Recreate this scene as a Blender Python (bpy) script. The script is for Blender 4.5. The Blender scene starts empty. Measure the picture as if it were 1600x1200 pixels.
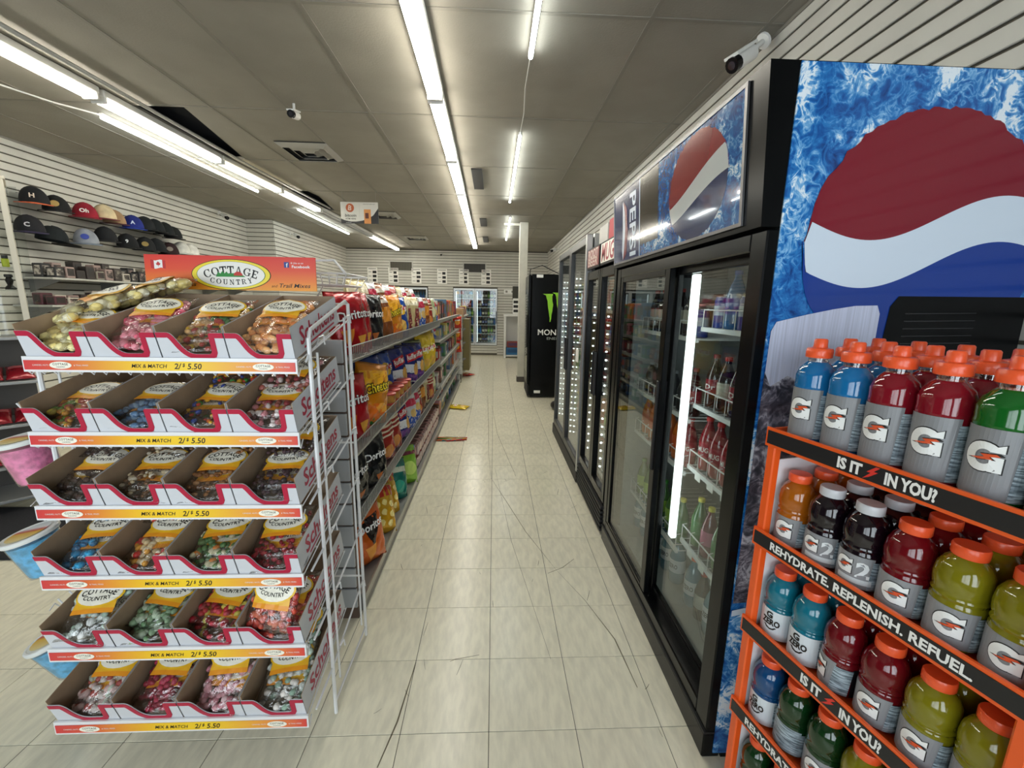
import bpy, bmesh, math, random
from mathutils import Matrix, Vector
random.seed(7)
S = bpy.context.scene
COL = S.collection
# ---------------------------------------------------------------- camera
F_PX, PITCH, YAW, ROLL = 655.0, math.radians(10.8), math.radians(2.6), math.radians(0.95)
CAM = Vector((0, 0, 1.46))
_f = Vector((math.sin(YAW)*math.cos(PITCH), math.cos(YAW)*math.cos(PITCH), -math.sin(PITCH)))
_r = Vector((math.cos(YAW), -math.sin(YAW), 0)); _u = _r.cross(_f)
_r, _u = _r*math.cos(ROLL)+_u*math.sin(ROLL), _u*math.cos(ROLL)-_r*math.sin(ROLL)
cd = bpy.data.cameras.new('camera'); cam = bpy.data.objects.new('camera', cd); COL.objects.link(cam)
cd.sensor_fit = 'HORIZONTAL'; cd.sensor_width = 36; cd.lens = 36*F_PX/1600; cd.clip_start = .02; cd.clip_end = 100
cam.matrix_world = Matrix(((_r.x, _u.x, -_f.x, 0), (_r.y, _u.y, -_f.y, 0), (_r.z, _u.z, -_f.z, CAM.z), (0, 0, 0, 1)))
S.camera = cam
# ---------------------------------------------------------------- world, daylight from the shop window, exposure
S.view_settings.view_transform = 'Standard'; S.view_settings.look = 'None'
S.view_settings.gamma = 1; S.view_settings.use_curve_mapping = False
S.view_settings.exposure = 0.0
W = bpy.data.worlds.new('world'); S.world = W; W.use_nodes = True
W.node_tree.nodes['Background'].inputs[0].default_value = (.75, .85, 1, 1)
W.node_tree.nodes['Background'].inputs[1].default_value = 0.6
def area(name, loc, rot, sx, sy, power, col):
    l = bpy.data.lights.new(name, 'AREA'); l.shape = 'RECTANGLE'; l.size = sx; l.size_y = sy; l.energy = power; l.color = col
    o = bpy.data.objects.new(name, l); COL.objects.link(o); o.location = loc; o.rotation_euler = rot; return o
WIN_POWER = 84
area('window_daylight', (-1.95, -1.86, 1.45), (math.radians(90), 0, 0), 2.6, 1.7, WIN_POWER, (.90, .95, 1))
area('window_daylight', (.55, -1.86, 1.45), (math.radians(90), 0, 0), 1.6, 1.7, WIN_POWER*.62, (.90, .95, 1))
TUBE_E, LED_E = 35.0, 32.0
# ---------------------------------------------------------------- materials
MATS = {}
def _n(nt, t, **kw):
    n = nt.nodes.new(t)
    for k, v in kw.items(): setattr(n, k, v)
    return n
def mat(name, col, rough=.5, metal=0, coat=0, spec=.5, var=0, scale=8, bump=0, bscale=60, stretch=(1, 1, 1), emit=0, trans=0, col2=None, det=4, rnd=0, coord='Object', bdist=.004):
    """plain or mottled principled material; col2 = second colour of the mottling"""
    if name in MATS: return MATS[name]
    m = bpy.data.materials.new(name); m.use_nodes = True; MATS[name] = m
    nt = m.node_tree; b = nt.nodes['Principled BSDF']
    b.inputs['Base Color'].default_value = (*col, 1); b.inputs['Roughness'].default_value = rough
    b.inputs['Metallic'].default_value = metal; b.inputs['Coat Weight'].default_value = coat
    b.inputs['Coat Roughness'].default_value = .05; b.inputs['Specular IOR Level'].default_value = spec
    b.inputs['Transmission Weight'].default_value = trans
    if emit: b.inputs['Emission Color'].default_value = (*col, 1); b.inputs['Emission Strength'].default_value = emit
    L = nt.links.new
    tc = mp = None
    if var or col2 or bump:
        tc = _n(nt, 'ShaderNodeTexCoord'); mp = _n(nt, 'ShaderNodeMapping'); mp.inputs['Scale'].default_value = stretch
        L(tc.outputs[coord], mp.inputs[0])
    if var or col2:
        nz = _n(nt, 'ShaderNodeTexNoise'); nz.inputs['Scale'].default_value = scale; nz.inputs['Detail'].default_value = det
        L(mp.outputs[0], nz.inputs[0])
        rp = _n(nt, 'ShaderNodeValToRGB'); L(nz.outputs[0], rp.inputs[0])
        a = col2 if col2 else [max(0, c*(1-var)) for c in col]; bb = col if col2 else [min(1, c*(1+var)) for c in col]
        rp.color_ramp.elements[0].color = (*a, 1); rp.color_ramp.elements[1].color = (*bb, 1)
        rp.color_ramp.elements[0].position = .38; rp.color_ramp.elements[1].position = .62
        out = rp.outputs[0]
        if rnd:
            oi = _n(nt, 'ShaderNodeObjectInfo'); mr = _n(nt, 'ShaderNodeMapRange'); mr.inputs[3].default_value = 1-rnd; mr.inputs[4].default_value = 1+rnd
            L(oi.outputs['Random'], mr.inputs[0]); mx = _n(nt, 'ShaderNodeVectorMath', operation='SCALE'); L(out, mx.inputs[0]); L(mr.outputs[0], mx.inputs['Scale']); out = mx.outputs[0]
        L(out, b.inputs['Base Color'])
    if bump:
        n2 = _n(nt, 'ShaderNodeTexNoise'); n2.inputs['Scale'].default_value = bscale; n2.inputs['Detail'].default_value = 3; L(mp.outputs[0], n2.inputs[0])
        bp = _n(nt, 'ShaderNodeBump'); bp.inputs['Strength'].default_value = bump; bp.inputs['Distance'].default_value = bdist
        L(n2.outputs[0], bp.inputs['Height']); L(bp.outputs[0], b.inputs['Normal'])
    return m
def clear(name, tint, base, top, rough, bump=0, bscale=30, fres=0):
    """thin clear sheet: transparent mixed with gloss by facing angle"""
    m = bpy.data.materials.new(name); m.use_nodes = True; nt = m.node_tree; nt.nodes.clear(); L = nt.links.new; MATS[name] = m
    o = _n(nt, 'ShaderNodeOutputMaterial'); mx = _n(nt, 'ShaderNodeMixShader'); t = _n(nt, 'ShaderNodeBsdfTransparent'); g = _n(nt, 'ShaderNodeBsdfGlossy')
    t.inputs[0].default_value = (*tint, 1); g.inputs['Roughness'].default_value = rough
    lw = _n(nt, 'ShaderNodeLayerWeight'); lw.inputs[0].default_value = .45
    mr = _n(nt, 'ShaderNodeMapRange'); mr.inputs[3].default_value = base; mr.inputs[4].default_value = top
    L(lw.outputs['Facing'], mr.inputs[0]); L(mr.outputs[0], mx.inputs[0]); L(t.outputs[0], mx.inputs[1]); L(g.outputs[0], mx.inputs[2]); L(mx.outputs[0], o.inputs[0])
    if fres:
        lw.inputs[0].default_value = .5; pw = _n(nt, 'ShaderNodeMath', operation='POWER'); pw.inputs[1].default_value = 4.2; mm = _n(nt, 'ShaderNodeMath', operation='MULTIPLY_ADD'); mm.use_clamp = True; mm.inputs[1].default_value = fres; mm.inputs[2].default_value = base; L(lw.outputs['Facing'], pw.inputs[0]); L(pw.outputs[0], mm.inputs[0]); L(mm.outputs[0], mx.inputs[0])
    if bump:
        tc = _n(nt, 'ShaderNodeTexCoord'); nz = _n(nt, 'ShaderNodeTexNoise'); nz.inputs['Scale'].default_value = bscale; nz.inputs['Detail'].default_value = 3; nz.inputs['Distortion'].default_value = 1.5
        bp = _n(nt, 'ShaderNodeBump'); bp.inputs['Strength'].default_value = bump; bp.inputs['Distance'].default_value = .01
        L(tc.outputs['Object'], nz.inputs[0]); L(nz.outputs[0], bp.inputs['Height']); L(bp.outputs[0], g.inputs['Normal']); L(bp.outputs[0], lw.inputs['Normal'])
    return m
def ramp_mat(name, stops, axis=0, lo=-.5, hi=.5, rough=.4, coat=0):
    """printed gradient along one object axis"""
    m = bpy.data.materials.new(name); m.use_nodes = True; nt = m.node_tree; L = nt.links.new; b = nt.nodes['Principled BSDF']; MATS[name] = m
    b.inputs['Roughness'].default_value = rough; b.inputs['Coat Weight'].default_value = coat
    tc = _n(nt, 'ShaderNodeTexCoord'); sx = _n(nt, 'ShaderNodeSeparateXYZ'); mr = _n(nt, 'ShaderNodeMapRange'); rp = _n(nt, 'ShaderNodeValToRGB')
    mr.inputs[1].default_value = lo; mr.inputs[2].default_value = hi
    L(tc.outputs['Object'], sx.inputs[0]); L(sx.outputs[axis], mr.inputs[0]); L(mr.outputs[0], rp.inputs[0]); L(rp.outputs[0], b.inputs['Base Color'])
    e = rp.color_ramp.elements
    while len(e) < len(stops): e.new(.5)
    for k, (p, c) in enumerate(stops): e[k].position = p; e[k].color = (*c, 1)
    return m
def splash(name, cols, scale=5, dist=2.5, rough=.25, vor=9, coat=.3, crough=.08):
    """printed splash artwork: swirled water in the given colour ramp"""
    m = bpy.data.materials.new(name); m.use_nodes = True; nt = m.node_tree; L = nt.links.new; b = nt.nodes['Principled BSDF']; MATS[name] = m
    b.inputs['Roughness'].default_value = rough; b.inputs['Coat Weight'].default_value = coat; b.inputs['Coat Roughness'].default_value = crough
    tc = _n(nt, 'ShaderNodeTexCoord'); nz = _n(nt, 'ShaderNodeTexNoise'); nz.inputs['Scale'].default_value = scale; nz.inputs['Detail'].default_value = 9; nz.inputs['Roughness'].default_value = .62; nz.inputs['Distortion'].default_value = dist
    L(tc.outputs['Object'], nz.inputs[0])
    vo = _n(nt, 'ShaderNodeTexNoise'); vo.inputs['Scale'].default_value = vor; vo.inputs['Detail'].default_value = 6; vo.inputs['Distortion'].default_value = dist*1.6; L(tc.outputs['Object'], vo.inputs[0])
    ad = _n(nt, 'ShaderNodeMath', operation='SUBTRACT'); L(vo.outputs[0], ad.inputs[0]); ad.inputs[1].default_value = .5
    ab = _n(nt, 'ShaderNodeMath', operation='ABSOLUTE'); L(ad.outputs[0], ab.inputs[0])
    mm = _n(nt, 'ShaderNodeMath', operation='MULTIPLY_ADD'); L(ab.outputs[0], mm.inputs[0]); mm.inputs[1].default_value = -1.0; L(nz.outputs[0], mm.inputs[2])
    rp = _n(nt, 'ShaderNodeValToRGB'); L(mm.outputs[0], rp.inputs[0]); L(rp.outputs[0], b.inputs['Base Color'])
    e = rp.color_ramp.elements
    while len(e) < len(cols): e.new(.5)
    for k, (p, c) in enumerate(cols): e[k].position = p; e[k].color = (*c, 1)
    return m
def glow(name, col, strength):
    m = bpy.data.materials.new(name); m.use_nodes = True; nt = m.node_tree; nt.nodes.clear(); MATS[name] = m
    o = _n(nt, 'ShaderNodeOutputMaterial'); e = _n(nt, 'ShaderNodeEmission'); e.inputs[0].default_value = (*col, 1); e.inputs[1].default_value = strength
    nt.links.new(e.outputs[0], o.inputs[0]); return m
def hexc(h):
    h = h.lstrip('#'); return tuple(((int(h[i:i+2], 16)/255+.055)/1.055)**2.4 if int(h[i:i+2], 16) > 10 else int(h[i:i+2], 16)/255/12.92 for i in (0, 2, 4))
def C(h, rough=.45, coat=0, metal=0, **k):
    return mat('paint_'+h.lstrip('#')+('_c' if coat else '')+('_m' if metal else '')+str(int(rough*100)), hexc(h), rough, metal, coat, **k)
# ---------------------------------------------------------------- mesh builder
class MB:
    def __init__(s): s.v = []; s.f = []; s.m = []; s.mi = 0
    def _add(s, vs, fs):
        o = len(s.v); s.v += [tuple(p) for p in vs]
        for f in fs: s.f.append(tuple(o+i for i in f)); s.m.append(s.mi)
        return s
    def box(s, x0, x1, y0, y1, z0, z1):
        return s._add([(x0, y0, z0), (x1, y0, z0), (x1, y1, z0), (x0, y1, z0), (x0, y0, z1), (x1, y0, z1), (x1, y1, z1), (x0, y1, z1)],
                      [(0, 3, 2, 1), (4, 5, 6, 7), (0, 1, 5, 4), (1, 2, 6, 5), (2, 3, 7, 6), (3, 0, 4, 7)])
    def hexa(s, p): return s._add(p, [(0, 3, 2, 1), (4, 5, 6, 7), (0, 1, 5, 4), (1, 2, 6, 5), (2, 3, 7, 6), (3, 0, 4, 7)])
    def cbox(s, x0, x1, y0, y1, z0, z1, c=.003):
        """box with chamfered vertical-axis edges on all sides"""
        b = bmesh.new(); bmesh.ops.create_cube(b, size=1)
        for v in b.verts: v.co = ((x0+x1)/2+v.co.x*(x1-x0), (y0+y1)/2+v.co.y*(y1-y0), (z0+z1)/2+v.co.z*(z1-z0))
        c = min(c, (x1-x0)*.45, (y1-y0)*.45, (z1-z0)*.45)
        bmesh.ops.bevel(b, geom=b.edges[:], offset=c, segments=1, affect='EDGES')
        b.verts.index_update(); s._add([v.co[:] for v in b.verts], [[v.index for v in f.verts] for f in b.faces]); b.free(); return s
    def tube(s, pts, r, n=6, closed=False):
        P = [Vector(p) for p in pts]; k = len(P); rings = []
        for i in range(k):
            a = P[(i-1) % k] if (closed or i > 0) else P[i]; b = P[(i+1) % k] if (closed or i < k-1) else P[i]
            t = (b-a).normalized(); q = Vector((0, 0, 1)) if abs(t.z) < .9 else Vector((1, 0, 0))
            u = t.cross(q).normalized(); w = t.cross(u)
            rr = r[i] if isinstance(r, (list, tuple)) else r
            rings.append([P[i]+(u*math.cos(2*math.pi*j/n)+w*math.sin(2*math.pi*j/n))*rr for j in range(n)])
        vs = [p for R in rings for p in R]; fs = []
        for i in range(k if closed else k-1):
            for j in range(n):
                a = i*n+j; b = i*n+(j+1) % n; c = ((i+1) % k)*n+(j+1) % n; d = ((i+1) % k)*n+j; fs.append((a, d, c, b))
        if not closed: fs.append(tuple(range(n))); fs.append(tuple((k-1)*n+j for j in reversed(range(n))))
        return s._add(vs, fs)
    def lathe(s, prof, n=20, c=(0, 0, 0), sx=1, sy=1):
        vs = []; fs = []
        for r, z in prof:
            for j in range(n): vs.append((c[0]+r*sx*math.cos(2*math.pi*j/n), c[1]+r*sy*math.sin(2*math.pi*j/n), c[2]+z))
        for i in range(len(prof)-1):
            for j in range(n): fs.append((i*n+j, i*n+(j+1) % n, (i+1)*n+(j+1) % n, (i+1)*n+j))
        fs.append(tuple(reversed(range(n)))); fs.append(tuple((len(prof)-1)*n+j for j in range(n)))
        return s._add(vs, fs)
    def ball(s, c, rx, ry, rz, n=8, m=5):
        return s.lathe([(max(.02, math.sin(math.pi*i/m)), -math.cos(math.pi*i/m)*1.0) for i in range(m+1)], n) if False else s._ball(c, rx, ry, rz, n, m)
    def _ball(s, c, rx, ry, rz, n, m):
        vs = [(c[0], c[1], c[2]-rz)]; fs = []
        for i in range(1, m):
            a = math.pi*i/m
            for j in range(n): vs.append((c[0]+rx*math.sin(a)*math.cos(2*math.pi*j/n), c[1]+ry*math.sin(a)*math.sin(2*math.pi*j/n), c[2]-rz*math.cos(a)))
        vs.append((c[0], c[1], c[2]+rz)); t = len(vs)-1
        for j in range(n): fs.append((0, 1+(j+1) % n, 1+j)); fs.append((t, t-n+j, t-n+(j+1) % n))
        for i in range(m-2):
            for j in range(n): fs.append((1+i*n+j, 1+i*n+(j+1) % n, 1+(i+1)*n+(j+1) % n, 1+(i+1)*n+j))
        return s._add(vs, fs)
    def prism(s, pts, h, z0=0):
        """polygon in xy extruded from z0 to z0+h"""
        n = len(pts); vs = [(x, y, z0) for x, y in pts]+[(x, y, z0+h) for x, y in pts]
        fs = [tuple(reversed(range(n))), tuple(n+i for i in range(n))]+[(i, (i+1) % n, n+(i+1) % n, n+i) for i in range(n)]
        return s._add(vs, fs)
    def xf(s, M, start=0):
        for i in range(start, len(s.v)): s.v[i] = tuple(M @ Vector(s.v[i]))
        return s
    def mesh(s, name, mats, smooth=False):
        me = bpy.data.meshes.new(name); me.from_pydata(s.v, [], s.f)
        for m in (mats if isinstance(mats, (list, tuple)) else [mats]): me.materials.append(m)
        me.polygons.foreach_set('material_index', s.m)
        if smooth: me.polygons.foreach_set('use_smooth', [True]*len(s.f))
        me.update()
        if smooth == 'auto': me.set_sharp_from_angle(angle=math.radians(40))
        return me
    def build(s, name, mats, parent=None, smooth=False, M=None): return put(name, s.mesh(name, mats, smooth), parent, M)
def put(name, me, parent=None, M=None):
    o = bpy.data.objects.new(name, me); COL.objects.link(o)
    if parent is not None: o.parent = parent
    if M is not None: o.matrix_basis = M if isinstance(M, Matrix) else Matrix.Translation(M)
    return o
def tag(o, label=None, cat=None, group=None, kind=None):
    if label: o['label'] = label
    if cat: o['category'] = cat
    if group: o['group'] = group
    if kind: o['kind'] = kind
    return o
def thing(name, label, cat, loc=(0, 0, 0), rz=0, group=None, M=None):
    o = bpy.data.objects.new(name, None); COL.objects.link(o); o.empty_display_size = .05
    o.matrix_basis = M if M is not None else Matrix.Translation(loc) @ Matrix.Rotation(rz, 4, 'Z')
    return tag(o, label, cat, group)
def struct(name, mb, m, parent=None, smooth=False, M=None):
    o = mb.build(name, m, parent, smooth, M)
    if parent is None: o['kind'] = 'structure'
    return o
def copy_tree(o, parent=None):
    c = o.copy(); COL.objects.link(c); c.parent = parent
    for ch in o.children: copy_tree(ch, c)
    return c
def basis(origin, right, up):
    r = Vector(right).normalized(); n = r.cross(Vector(up)).normalized(); u = n.cross(r)
    return Matrix(((r.x, u.x, n.x, origin[0]), (r.y, u.y, n.y, origin[1]), (r.z, u.z, n.z, origin[2]), (0, 0, 0, 1)))
ORD = ['first', 'second', 'third', 'fourth', 'fifth', 'sixth', 'seventh', 'eighth', 'ninth', 'tenth', 'eleventh', 'twelfth', 'thirteenth', 'fourteenth', 'fifteenth', 'sixteenth', 'seventeenth', 'eighteenth', 'nineteenth', 'twentieth']
# ---------------------------------------------------------------- lettering
_TX = {}
def text_geo(t, bold=0, shear=0, width=1.0):
    """verts, faces of flat lettering, height of capitals = 1, centred"""
    k = (t, bold, shear, width)
    if k in _TX: return _TX[k]
    c = bpy.data.curves.new('lettering', 'FONT'); c.body = t; c.size = 1.45; c.offset = bold; c.shear = shear; c.resolution_u = 2; c.fill_mode = 'FRONT'
    o = bpy.data.objects.new('lettering', c); me = bpy.data.meshes.new_from_object(o)
    vs = [tuple(v.co) for v in me.vertices]; fs = [tuple(p.vertices) for p in me.polygons]
    bpy.data.objects.remove(o); bpy.data.curves.remove(c); bpy.data.meshes.remove(me)
    x0 = min(v[0] for v in vs); x1 = max(v[0] for v in vs)
    vs = [((v[0]-(x0+x1)/2)*width, v[1]-.5, 0) for v in vs]
    _TX[k] = (vs, fs); return _TX[k]
def text_w(t, bold=0, shear=0, width=1.0):
    v = text_geo(t, bold, shear, width)[0]; return max(p[0] for p in v)-min(p[0] for p in v)
def tmesh(name, t, size, m, fn=None, bold=0, shear=0, width=1.0, fit=None, off=(0, 0)):
    vs, fs = text_geo(t, bold, shear, width)
    if fit: width2 = fit/(text_w(t, bold, shear, width)*size)
    else: width2 = 1
    vs = [(x*size*width2+off[0], y*size+off[1], z) for x, y, z in vs]
    if fn: vs = [fn(x, y) for x, y, z in vs]
    me = bpy.data.meshes.new(name); me.from_pydata(vs, [], fs); me.materials.append(m); me.update(); return me
def letter(t, size, m, parent, M, bold=0, shear=0, width=1.0, fit=None, off=(0, 0), name='lettering'):
    return put(name, tmesh(name, t, size, m, None, bold, shear, width, fit, off), parent, M)
def ellipse(rx, ry, n=28, c=(0, 0)): return [(c[0]+rx*math.cos(2*math.pi*i/n), c[1]+ry*math.sin(2*math.pi*i/n)) for i in range(n)]
# ---------------------------------------------------------------- room shell
XL, XR, YB, YF, ZC = -4.53, 1.5, 12.1, -1.7, 2.9
tile_m = mat('vinyl_tile', (.82, .775, .615), .22, var=.07, scale=5, stretch=(7, 2, 1), bump=.02, bscale=7, rnd=.03, spec=.42, det=8)
floor = struct('floor', MB().box(XL-.1, XR+.1, YF-.1, YB+.1, -.1, -.0025), mat('tile_joint', (.10, .095, .075), .8))
T = .3048
tmb = MB().cbox(-T/2+.0011, T/2-.0011, -T/2+.0011, T/2-.0011, -.003, 0, .0008); tme = tmb.mesh('floor_tile', tile_m)
cells = []
def proj(p):
    d = Vector(p)-CAM; z = d.dot(_f)
    return (800+F_PX*d.dot(_r)/z, 600-F_PX*d.dot(_u)/z, z)
for i in range(-15, 6):
    for j in range(-10, 36):
        x, y = -.006+T*(i+.5), 1.51+T*(j+.5)
        if x-T/2 < XL-.1 or y > YB or y < YF or x > XR: continue
        vis = 0
        if y > .8 and not (x > .85) and not (-1.25 < x < -.8 and y > 1.8):
            q = proj((x, y, 0))
            if -120 < q[0] < 1720 and q[1] < 1330: vis = 1/(q[2]**3) * (.35 if x < -2.2 else 1)
        cells.append((vis, x, y))
cells.sort(reverse=True)
rest = MB()
for k, (vis, x, y) in enumerate(cells):
    if k < 300: put('floor_tile', tme, floor, (x, y, 0))
    else: rest._add([(x+a, y+b, -.0005) for a, b in ((-T/2+.001, -T/2+.001), (T/2-.001, -T/2+.001), (T/2-.001, T/2-.001), (-T/2+.001, T/2-.001))], [(0, 1, 2, 3)])
tag(rest.build('floor_tile', tile_m, floor), kind='stuff')
# scuffs with a shape of their own
scuff_m = clear('scuff', (.42, .40, .36), .0, .1, .6)
def scuff(pts, w):
    m = MB(); P = [Vector((x, y, .0006)) for x, y in pts]; vs = []
    for i, p in enumerate(P):
        t = (P[min(i+1, len(P)-1)]-P[max(i-1, 0)]).normalized(); q = Vector((-t.y, t.x, 0))*w*(.6+.4*math.sin(i*1.7))
        vs += [p-q, p+q]
    m._add(vs, [(2*i, 2*i+1, 2*i+3, 2*i+2) for i in range(len(P)-1)]); return m.build('scuff_mark', scuff_m, floor)
scuff([(.57, 1.36), (.55, 1.6), (.47, 1.85), (.36, 2.1), (.22, 2.5), (.1, 2.95), (-.01, 3.35), (-.04, 3.9), (-.05, 4.8), (-.09, 6.6)], .0025)
scuff([(.31, 2.07), (.4, 2.12), (.48, 2.2)], .0025)
scuff([(-.36, 1.1), (-.33, 1.25), (-.31, 1.5)], .003); scuff([(-.05, 1.53), (-.15, 1.51), (-.17, 1.5)], .002)
for k in range(26):
    x, y, a, l = random.uniform(-.5, .62), random.uniform(1.05, 3.6), random.gauss(1.4, .5), random.uniform(.015, .12)
    scuff([(x, y), (x+l*.5*math.cos(a), y+l*.5*math.sin(a)), (x+l*math.cos(a), y+l*math.sin(a)+.004)], random.uniform(.0008, .0022))
scuff([(.2, 3.4), (.05, 4.6), (-.02, 6)], .002); scuff([(.25, 1.5), (.12, 2.4), (.02, 3.6)], .0012)
# slatted walls: dark backing with a board every 7.6 cm
slat_m = mat('slat_board', (.60, .585, .53), .5, var=.04, scale=4, rnd=.03); back_m = mat('slat_groove', (.09, .08, .06), .8)
PIT = .0762
def slats(wall, length, M, z0=0, z1=ZC, m=None):
    """boards along local x, facing local -y"""
    me = MB().cbox(0, length, -.012, 0, .006, PIT-.006, .003).mesh('slat', m or slat_m)
    n = int((z1-z0)/PIT)
    for k in range(n): put('slat', me, wall, M @ Matrix.Translation((0, 0, z1-(k+1)*PIT)))
wl = struct('wall_left', MB().box(XL-.1, XL, YF, 8.25, 0, ZC), back_m)
slats(wl, 8.25-1.0, Matrix.Translation((XL, 1.0, 0)) @ Matrix.Rotation(math.pi/2, 4, 'Z'))
wc = struct('wall_column', MB().box(XL-.1, -4.05, 8.25, 8.35, 0, ZC), back_m)
slats(wc, .48, Matrix.Translation((XL, 8.25, 0)), z0=.9)
wf = struct('wall_left_far', MB().box(-4.15, -4.05, 8.35, YB, 0, ZC), back_m)
slats(wf, YB-8.25, Matrix.Translation((-4.05, 8.25, 0)) @ Matrix.Rotation(math.pi/2, 4, 'Z'), z0=.9)
wr = struct('wall_right', MB().box(XR, XR+.1, YF, YB, 0, ZC), back_m)
slats(wr, YB-.2, Matrix.Translation((XR, YB, 0)) @ Matrix.Rotation(-math.pi/2, 4, 'Z'))
wb = struct('wall_back', MB().box(-4.15, -3.69, YB, YB+.1, 0, ZC).box(-3.69, -1.84, YB, YB+.1, 1.9, ZC).box(-3.69, -1.84, YB, YB+.1, 0, .28).box(-1.84, -1.15, YB, YB+.1, 0, ZC).box(-1.15, .1, YB, YB+.1, 1.88, ZC).box(-1.15, .1, YB, YB+.1, 0, .28).box(.1, XR, YB, YB+.1, 0, ZC).box(-4.15, XR, YB+.75, YB+.8, 0, ZC), back_m)
slats(wb, XR+4.05, Matrix.Translation((-4.05, YB, 0)), z0=1.9)
M0 = Matrix.Translation((.1, YB, 0)); slats(wb, XR-.1, M0, z0=0, z1=ZC-13*PIT); slats(wb, .69, Matrix.Translation((-1.84, YB, 0)), z0=0, z1=ZC-13*PIT); slats(wb, 1.25, Matrix.Translation((-1.15, YB, 0)), z0=0, z1=.28); slats(wb, 1.85, Matrix.Translation((-3.69, YB, 0)), z0=0, z1=.28); slats(wb, .36, Matrix.Translation((-4.05, YB, 0)), z0=0, z1=ZC-13*PIT)
# shop front behind the camera with two window openings
plaster = mat('plaster', (.62, .61, .57), .7, var=.04, scale=6)
wfr = struct('wall_front', MB().box(XL-.1, -3.3, YF-.1, YF, 0, ZC).box(-.6, -.3, YF-.1, YF, 0, ZC).box(1.4, XR+.1, YF-.1, YF, 0, ZC).box(-3.3, -.6, YF-.1, YF, 0, .55).box(-3.3, -.6, YF-.1, YF, 2.35, ZC).box(-.3, 1.4, YF-.1, YF, 0, .55).box(-.3, 1.4, YF-.1, YF, 2.35, ZC), plaster)
alu = mat('aluminium', (.55, .56, .57), .35, metal=1)
pane_m = clear('window_glass', (.96, .98, .98), .03, .5, .01)
for n, (a, b) in enumerate(((-3.3, -.6), (-.3, 1.4))):
    w = struct('window_%d' % (n+1), MB().box(a, b, YF-.07, YF-.02, .55, .61).box(a, b, YF-.07, YF-.02, 2.29, 2.35).box(a, a+.06, YF-.07, YF-.02, .61, 2.29).box(b-.06, b, YF-.07, YF-.02, .61, 2.29).box((a+b)/2-.03, (a+b)/2+.03, YF-.07, YF-.02, .61, 2.29), alu)
    for x0, x1 in ((a+.06, (a+b)/2-.03), ((a+b)/2+.03, b-.06)): MB().box(x0, x1, YF-.05, YF-.044, .61, 2.29).build('pane', pane_m, w)
# ceiling: lay-in panels in a metal grid
ceil_m = mat('ceiling_panel', (.285, .265, .225), .85, var=.05, scale=3, bump=.25, bscale=90, rnd=.05); grid_m = mat('ceiling_grid', (.22, .205, .175), .6)
ceil = struct('ceiling', MB().box(XL-.1, XR+.1, YF-.1, YB+.1, ZC+.16, ZC+.2), mat('plenum', (.02, .022, .03), .9))
xs = [XL, -3.99, -3.38, -2.78, -2.175, -1.575, -.97, -.37, .79, 1.4, XR]
ys = [YF, -1.247, -.028, 1.191, 2.41, 3.63, 4.85, 6.07, 7.29, 8.51, 9.73, 10.95, YB]
for i in range(len(xs)-1):
    for j in range(len(ys)-1):
        x0, x1, y0, y1 = xs[i], xs[i+1], ys[j], ys[j+1]
        m = MB().cbox(x0+.008, x1-.008, y0+.008, y1-.008, ZC-.002, ZC+.014, .002)
        if (i, j) == (3, 5): m = MB().prism([(-2.60, y1-.01), (-2.38, y0+.01), (x1-.008, y0+.01), (x1-.008, y1-.01)][::-1], .016, ZC-.002)      # panel pulled askew beside the left light row
        if (i, j) == (3, 7): m = MB().prism([(-2.58, y1-.01), (-2.46, y0+.3), (-2.5, y0+.01), (x1-.008, y0+.01), (x1-.008, y1-.01)][::-1], .016, ZC-.002)
        o = m.build('ceiling_panel', ceil_m, ceil)
g = MB()
for x in xs[1:-1]: g.box(x-.011, x+.011, YF, YB, ZC-.006, ZC+.02)
for y in ys[1:-1]: g.box(XL, XR, y-.011, y+.011, ZC-.0055, ZC+.019)
g.build('ceiling_grid', grid_m, ceil)
for n, mb in enumerate((MB().box(XL, XL+.02, YF, 8.25, ZC-.02, ZC), MB().box(XR-.02, XR, YF, YB, ZC-.02, ZC), MB().box(-4.05, XR-.02, YB-.02, YB, ZC-.035, ZC), MB().box(-4.05, -4.03, 8.25, YB-.02, ZC-.02, ZC))):
    struct('trim_%d' % (n+1), mb, grid_m if n != 2 else mat('dark_trim', (.08, .07, .06), .7))
# square post in the aisle, with its foot plate
po = thing('support_post', 'tall square cream post standing from floor to ceiling beside the black cooler', 'post', (.53, 7.95, 0))
MB().cbox(-.075, .075, -.075, .075, 0, ZC, .006).build('post_body', mat('cream_paint', (.62, .60, .52), .5, var=.04), po); MB().cbox(-.085, .085, -.085, .085, 0, .1, .004).build('foot', mat('dark_trim', (.08, .07, .06), .7), po)
MB().box(-.36, -.075, -.02, .02, ZC-.05, ZC-.012).build('bracket', MATS['cream_paint'], po)
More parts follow.
